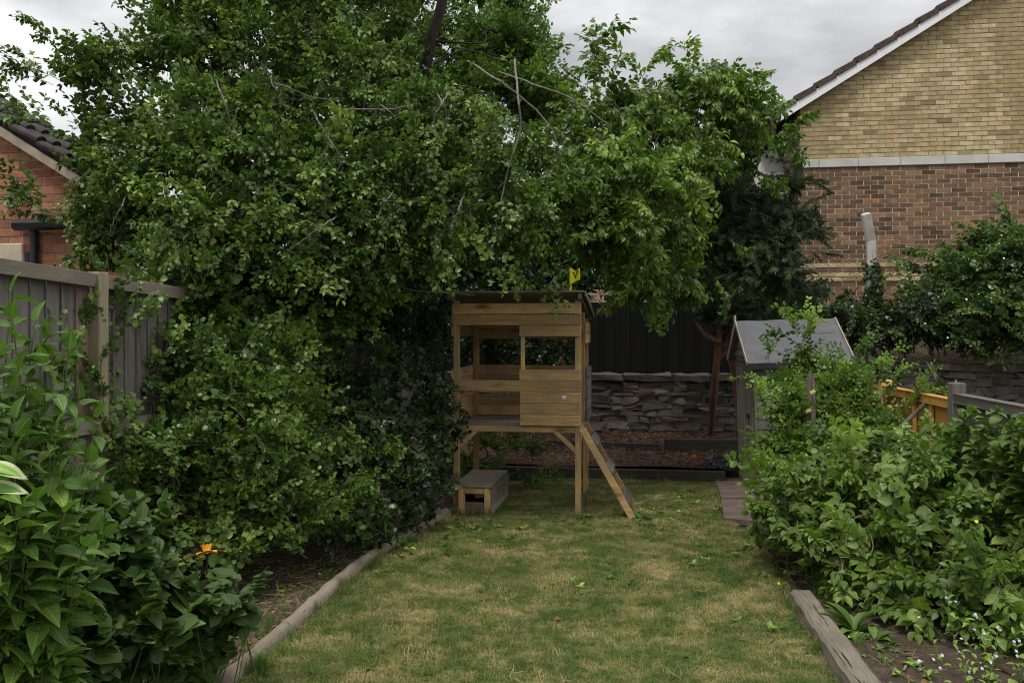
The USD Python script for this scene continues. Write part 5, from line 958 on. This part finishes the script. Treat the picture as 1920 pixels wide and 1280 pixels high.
# raspberry canes
tips = [W(x + ar.normal(0, 10), y + ar.normal(0, 10), Z) for x, y, Z in
        [(x, y, min(6.6 - (y - 800) / 390 * 1.5 - (x - 1450) / 470 * 0.5, 2.55 / ((x - 960) / 1660 - .11) - .35)) for y, x0 in ((795, 1700), (830, 1620), (870, 1500), (915, 1450), (960, 1470), (1005, 1490), (1050, 1530), (1095, 1570), (1140, 1640), (1180, 1720), (768, 1840), (800, 1780)) for x in range(x0, 1990, 42)]]
tips = [p for p in tips if p[2] > .06]
leafy('raspberry_canes', 'dense raspberry canes with toothed leaves on the right side of the lawn', 'raspberry', (2.4, 5.6, 0), [[np.array([p[0] + .1, p[1] + .35, .02]), np.array([p[0] + .04, p[1] + .2, p[2] * .8 + .08]), p] for p in tips], fine_leaf(.66, .09, .24, .1, wave=.035), 'leaf_raspberry', .100, .040, 75, singles=300, droop=.18, start=.25, rosette=3, stem_r=.004)
bc_ = np.random.default_rng(15)
bush('raspberry_canes', 'inner mass of raspberry leaves along the grey fence', (2.6, 6.1, 0), [(np.array([x, y, z]), .3) for x, y, z in [(1.95, 6.3, .5), (2.2, 6.2, .75), (2.5, 6.0, .8), (2.8, 5.8, .85), (2.3, 5.7, .4), (2.6, 5.4, .45), (2.75, 5.0, .4), (2.95, 5.4, .8), (2.0, 6.7, .45), (2.4, 6.8, .7), (2.9, 6.3, .85), (2.2, 5.6, .25), (2.7, 4.7, .3), (2.5, 5.1, .3), (2.1, 6.0, .3), (2.35, 5.4, .2)]], cane, 150, 76, 'raspberry', stems=6, lift=.4)
# herbs by the beam
def rosette_plant(name, label, c, n, leafL, mat, seed, tpl=T_LN, up=.9):
    r = np.random.default_rng(seed); t = thing(name, label, 'weed', c); a = r.uniform(0, 2 * math.pi, n); el = r.uniform(.15, up, n); d = np.c_[np.cos(a), np.sin(a), el]; nn = np.c_[-np.cos(a) * el, -np.sin(a) * el, np.ones(n)]
    V, f = place_leaves(tpl, np.zeros((n, 3)) + [0, 0, .01], d, nn, leafL * r.uniform(.6, 1.15, n))
    for v in V: obj('leaf', (v, f), mat, t, smooth=True)
    return t
rosette_plant('dandelion', 'tall pale dandelion rosette just right of the weathered beam', G(1602, 1190), 16, .19, 'leaf_weed', 81, up=2.2)
rosette_plant('dandelion', 'small dandelion rosette against the beam, nearer than the tall one', G(1640, 1205), 10, .12, 'leaf_weed', 82, up=1.6)
rosette_plant('dandelion', 'flat weed rosette in the grass by the foot of the ladder', G(1200, 975), 14, .13, 'leaf_weed', 83, up=.7)
rosette_plant('dandelion', 'weed tuft at the foot of the front right playhouse post', G(1096, 972), 10, .10, 'leaf_weed', 84, up=1.2)
rosette_plant('dock', 'broad leaved dock plant under the raspberry canes', G(1690, 1150), 10, .15, 'leaf_raspberry', 85, T_OV, 1.3)
rosette_plant('yucca', 'spiky dark yucca behind the grey fence post', W(1792, 800, 8.6), 13, .62, 'leaf_yucca', 86, leaf_template(.14, .02, .06, shape='lance'), 3.2)
t = thing('forget_me_nots', 'forget me nots with tiny pale blue flowers in the bottom right corner', 'flowers', G(1850, 1260)); o_ = G(1850, 1260); fr = np.random.default_rng(19); B, D, N, Ls = [], [], [], []
for k in range(20):
    b = G(fr.uniform(1740, 1960), fr.uniform(1190, 1340)); h = fr.uniform(.12, .34); tip = b + [fr.normal(0, .05), fr.normal(0, .05), h]; p = curve(np.array([b, (b + tip) / 2 + fr.normal(0, .015, 3), tip]) - o_, 7); obj('stem', tube(p, .0018, 4), 'stem_green', t)
    l4 = leaves_along(fr, p, .05, .035, spread=50, droop=.1); B += l4[0]; D += l4[1]; N += l4[2]; Ls += l4[3]
    for q in range(fr.integers(1, 4)): obj('blossom', blossom(p[-1] + fr.normal(0, .016, 3), .0095, 5, fr), 'petal_blue', t)
V, f = place_leaves(T_LN, B, D, N, Ls); obj('leaves', flat(V, f), 'leaf_bindweed', t, smooth=True, kind='stuff')
for lab, x, y, z in (('single small yellow flower in the grass at the head of the beam', 1460, 1093, .02), ('small yellow flower high among the raspberry leaves at right', 1831, 977, .6)):
    Z = F * (EYE - z) / (y - 620); Z = Z if z < .1 else 4.75; c = W(x, y, Z); t = thing('yellow_flower', lab, 'flower', c); obj('petals', blossom(np.zeros(3), .011, 9, fr), 'petal_yellow', t); obj('stem', tube([(0, .01, -.09), (0, 0, 0)], .0014, 4), 'stem_green', t)
# bent dry stalks in front of the canes
t = thing('dry_stalks', 'bent pale dry stalks in front of the raspberry canes', 'stalks', G(1575, 1115)); o_ = G(1575, 1115)
for pts in ([(1495, 975), (1500, 1010), (1530, 1045), (1578, 1060)], [(1555, 1015), (1578, 1050), (1575, 1090), (1572, 1115)], [(1588, 1000), (1582, 1050), (1577, 1090)], [(1585, 980), (1610, 968), (1632, 960)], [(1600, 1030), (1625, 1045), (1645, 1060)], [(1632, 1000), (1637, 1025), (1628, 1045)], [(1880, 1075), (1900, 1100), (1925, 1130)]):
    Z = 5.45 if pts[0][0] < 1800 else 4.3; p = curve(np.array([W(x, y, Z) for x, y in pts]) - o_, 12); obj('stalk', tube(p, .0032, 5), 'straw', t)

# the flower ornament on a stake
t = thing('flower_ornament', 'orange metal daffodil garden ornament standing in the left bed', 'ornament', W(388, 1036, 4.2) * [1, 1, 0]); zc = W(388, 1036, 4.2)[2]; tl = Rotation.from_euler('yx', (-10, -15), degrees=True)
for k in range(6):
    q = 2 * math.pi * k / 6 + .3; ts = np.linspace(0, 1, 6); V = []
    for s in ts:
        w_ = .020 * math.sin(math.pi * min(1, .12 + s * .88)) ** .8; c_ = np.array([.012 + .078 * s, 0, .004 - .012 * s * s])
        V += [c_ + [0, -w_, .004], c_, c_ + [0, w_, .004]]
    V = np.array(V); F_ = []
    for i in range(5):
        for j in (0, 1): a = i * 3 + j; F_ += [[a, a + 3, a + 4], [a, a + 4, a + 1]]
    V2 = np.vstack([V, V - [0, 0, .0018]]); n = len(V); F_ = np.array(F_); F2 = np.vstack([F_, F_[:, ::-1] + n]); V2 = tl.apply(Rotation.from_euler('z', q).apply(V2)) + [0, 0, zc]; obj('petal', (V2, F2), 'ornament_orange', t, smooth=60)
V, F_ = [], []
na = 18
for j, (rr, z_) in enumerate(((.013, 0), (.017, .014), (.021, .028), (.027, .036))):
    for i in range(na): q = 2 * math.pi * i / na; rf_ = rr * (1 + (.10 * (i % 2) if j == 3 else .05 * (i % 2))); V.append([rf_ * math.cos(q), rf_ * math.sin(q), z_ + (.005 * (i % 2) if j == 3 else 0)])
for j in range(3):
    for i in range(na): a, b = j * na + i, j * na + (i + 1) % na; F_ += [[a, b, b + na], [a, b + na, a + na]]
V = np.array(V); obj('trumpet', (tl.apply(V) + [0, 0, zc], np.array(F_)), 'ornament_orange', t, smooth=40)
obj('stake', tube([(0, 0, -.05), (0, 0, zc - .002)], .0035, 6), 'ornament_stake', t)

# ------------------------------------------------------------------ grass, weeds, litter
def tuft(rng, n, h, w, spread, lean=.6):
    V, Fc = [], []
    for k in range(n):
        b = np.array([rng.uniform(-spread, spread), rng.uniform(-spread, spread), 0]); a = rng.uniform(0, 2 * math.pi); d = np.array([math.cos(a), math.sin(a), 0]); s = np.array([-d[1], d[0], 0]) * w / 2; hh = h * rng.uniform(.5, 1.2); ln = lean * rng.uniform(.2, 1.3)
        m_ = b + d * hh * ln * .35 + [0, 0, hh * .6]; e = b + d * hh * ln + [0, 0, hh * (1 - .3 * ln)]; i = len(V); V += [b - s, b + s, m_ - s * .8, m_ + s * .8, e]; Fc += [[i, i + 1, i + 3], [i, i + 3, i + 2], [i + 2, i + 3, i + 4]]
    return np.array(V), np.array(Fc)
from shapely.geometry import Polygon, LineString, Point
from shapely import contains_xy
def scatter(rng, poly, n):
    pg = Polygon(poly) if not isinstance(poly, Polygon) else poly; x0, y0, x1, y1 = pg.bounds; p = np.c_[rng.uniform(x0, x1, n), rng.uniform(y0, y1, n)]; return p[contains_xy(pg, p[:, 0], p[:, 1])]
gr = np.random.default_rng(91)
tufts = [[('blades', tuft(gr, 60, .032, .0034, .06, 1.1), 'blades', False)] for _ in range(5)] + [[('blades', tuft(gr, 34, .050, .0034, .05, 1.2), 'blades', False)] for _ in range(2)]
near = [p for p in lawn_poly]; p = scatter(gr, near, 21000); p = p[p[:, 1] > 3.6]
keep = meshkit.fbm(np.c_[p * 2.2, np.zeros(len(p))], 3, 7) > 0.02; p = p[keep]
def rand_q(rng, n): return Rotation.from_euler('z', rng.uniform(0, 360, n), degrees=True).as_quat()
tag(instancer('grass', None, tufts, np.c_[p, np.full(len(p), -.004)], rand_q(gr, len(p)), gr.uniform(.7, 1.2, len(p)), gr.choice(7, len(p), p=[.17] * 5 + [.075] * 2)), 'short patchy lawn grass, green and straw coloured', 'grass')
longt = [[('blades', tuft(gr, 26, .12, .0035, .03, .8), 'leaf_weed', False)] for _ in range(3)] + [[('blades', tuft(gr, 16, .09, .003, .04, 1.4), 'straw', False)]]
edge = []
for a, b in zip(kerb[:-1], kerb[1:]): n_ = a + (b - a) * gr.uniform(0, 1, (13, 1)); nv = np.array([b[1] - a[1], -(b[0] - a[0])]) / np.linalg.norm((b - a)[:2]); edge.append(n_[:, :2] + nv * gr.choice([-.10, .085, .09], (13, 1)) + gr.normal(0, .03, (13, 2)))
ed = np.vstack(edge); b0_, b1_ = G(1490, 1106), G(1635, 1300); s = gr.uniform(0, 1, (70, 1)); edb = (b0_ + (b1_ - b0_) * s)[:, :2] + np.c_[np.where(gr.uniform(size=70) < .6, -.10, .14), np.zeros(70)] + gr.normal(0, .02, (70, 2))
ms = []
for x, y in ((850, 962), (1081, 972), (905, 968), (1180, 968), (1102, 940), (880, 968), (1430, 950), (1445, 965), (1420, 935)): c = G(x, y)[:2]; ms.append(c + gr.normal(0, .06, (7, 2)))
sl = np.vstack([np.c_[np.linspace(*[back(u, -2.46)[0] for u in (-2.2, .6)], 40), np.linspace(*[back(u, -2.46)[1] for u in (-2.2, .6)], 40)] + gr.normal(0, .03, (40, 2))])
ep = np.vstack([ed, edb, sl] + ms); tag(instancer('long_grass', None, longt, np.c_[ep, np.zeros(len(ep))], rand_q(gr, len(ep)), gr.uniform(.4, 1.1, len(ep)), gr.choice(4, len(ep), p=[.22, .2, .18, .4])), 'longer unmown grass tufts along the lawn edging', 'grass')
# low weeds on the beds and lawn fringe
wd = []
for k in range(4):
    n = 9; a = gr.uniform(0, 6.28, n); d = np.c_[np.cos(a), np.sin(a), gr.uniform(.2, 1.4, n)]; V, f = place_leaves(T_OV, gr.normal(0, .012, (n, 3)) * [1, 1, 0], d, np.tile([0, 0, 1.0], (n, 1)) + gr.normal(0, .3, (n, 3)), gr.uniform(.022, .055, n)); wd.append([('leaves', flat(V, f), ('leaf_weed', 'leaf_hedge', 'leaf_weed', 'leaf_raspberry')[k], True)])
wp = np.vstack([scatter(gr, left_bed, 1500), scatter(gr, right_bed, 900)]); wp = wp[(meshkit.fbm(np.c_[wp * 1.8, np.zeros(len(wp))], 3, 2) > .40)]
lw = scatter(gr, near, 900); lw = lw[meshkit.fbm(np.c_[lw * 1.5, np.zeros(len(lw))], 2, 5) > .60]; bs = np.vstack([ms[0], ms[3]] + [G(x, y)[:2] + gr.normal(0, [.25, .1], (13, 2)) for x, y in ((1290, 935), (1330, 950), (1220, 965), (1430, 1030), (1480, 1080), (900, 990))])
wp = np.vstack([wp, lw, bs]); tag(instancer('low_weeds', None, wd, np.c_[wp, np.full(len(wp), .012)], rand_q(gr, len(wp)), gr.uniform(.4, 1.2, len(wp)), gr.integers(0, 4, len(wp))), 'small weeds scattered over the beds and lawn fringe', 'weeds')
# litter: bark chips on the mulch, dry straw and dead leaves on the beds
ch = [[('chip', cbox(-.022, .022, -.008, .008, -.003, .003, .002), 'chips', False)], [('chip', cbox(-.012, .012, -.009, .009, -.003, .003, .002), 'chips', False)], [('chip', cbox(-.035, .035, -.006, .006, -.003, .003, .002), 'chips', False)]]
mp = scatter(gr, [tuple(back(-3.6, -2.30)), tuple(back(1.0, -2.30)), tuple(back(1.0, -.02)), tuple(back(-3.6, -.02))], 9000); zf = .178 + .10 * np.clip((mp - back(0, -1.5)) @ AY[:2] / 1.5, -.2, 1) + gr.uniform(0, .02, len(mp))
tag(instancer('bark_chips', None, ch, np.c_[mp, zf], Rotation.from_euler('zyx', np.c_[gr.uniform(0, 360, len(mp)), gr.normal(0, 18, (len(mp), 2))], degrees=True).as_quat(), gr.uniform(.5, 1.2, len(mp)), gr.integers(0, 3, len(mp))), 'brown bark chips covering the raised bed before the stone wall', 'bark chips')
V, f = place_leaves(T_OV, np.zeros((1, 3)), np.array([[1.0, 0, .1]]), np.array([[0, 0.2, 1.0]]), np.array([.06])); dl = [('leaf', flat(V, f), 'leaf_dead', True)]
stw = [('stalks', cat([tube([(x, y, .004), (x + a, y + b, .014)], .0016, 3) for x, y, a, b in gr.normal(0, .06, (9, 4))]), 'straw', False)]
lp_ = np.vstack([scatter(gr, left_bed, 5200), scatter(gr, right_bed, 800), scatter(gr, near, 260), scatter(gr, [tuple(back(-3.6, -2.3)), tuple(back(1.0, -2.3)), tuple(back(1.0, 0)), tuple(back(-3.6, 0))], 160)]); zl = np.full(len(lp_), .02); zl[-1:] = .2
zl[(lp_ - back(0, -2.4)) @ AY[:2] > 0] = .24
tag(instancer('leaf_litter', None, [dl, stw, ch[2]], np.c_[lp_, zl], Rotation.from_euler('zyx', np.c_[gr.uniform(0, 360, len(lp_)), gr.normal(0, 15, (len(lp_), 2))], degrees=True).as_quat(), gr.uniform(.5, 1.1, len(lp_)), gr.choice(3, len(lp_), p=[.3, .5, .2])), 'dead leaves, straw and chips lying on the soil of the beds', 'leaf litter')
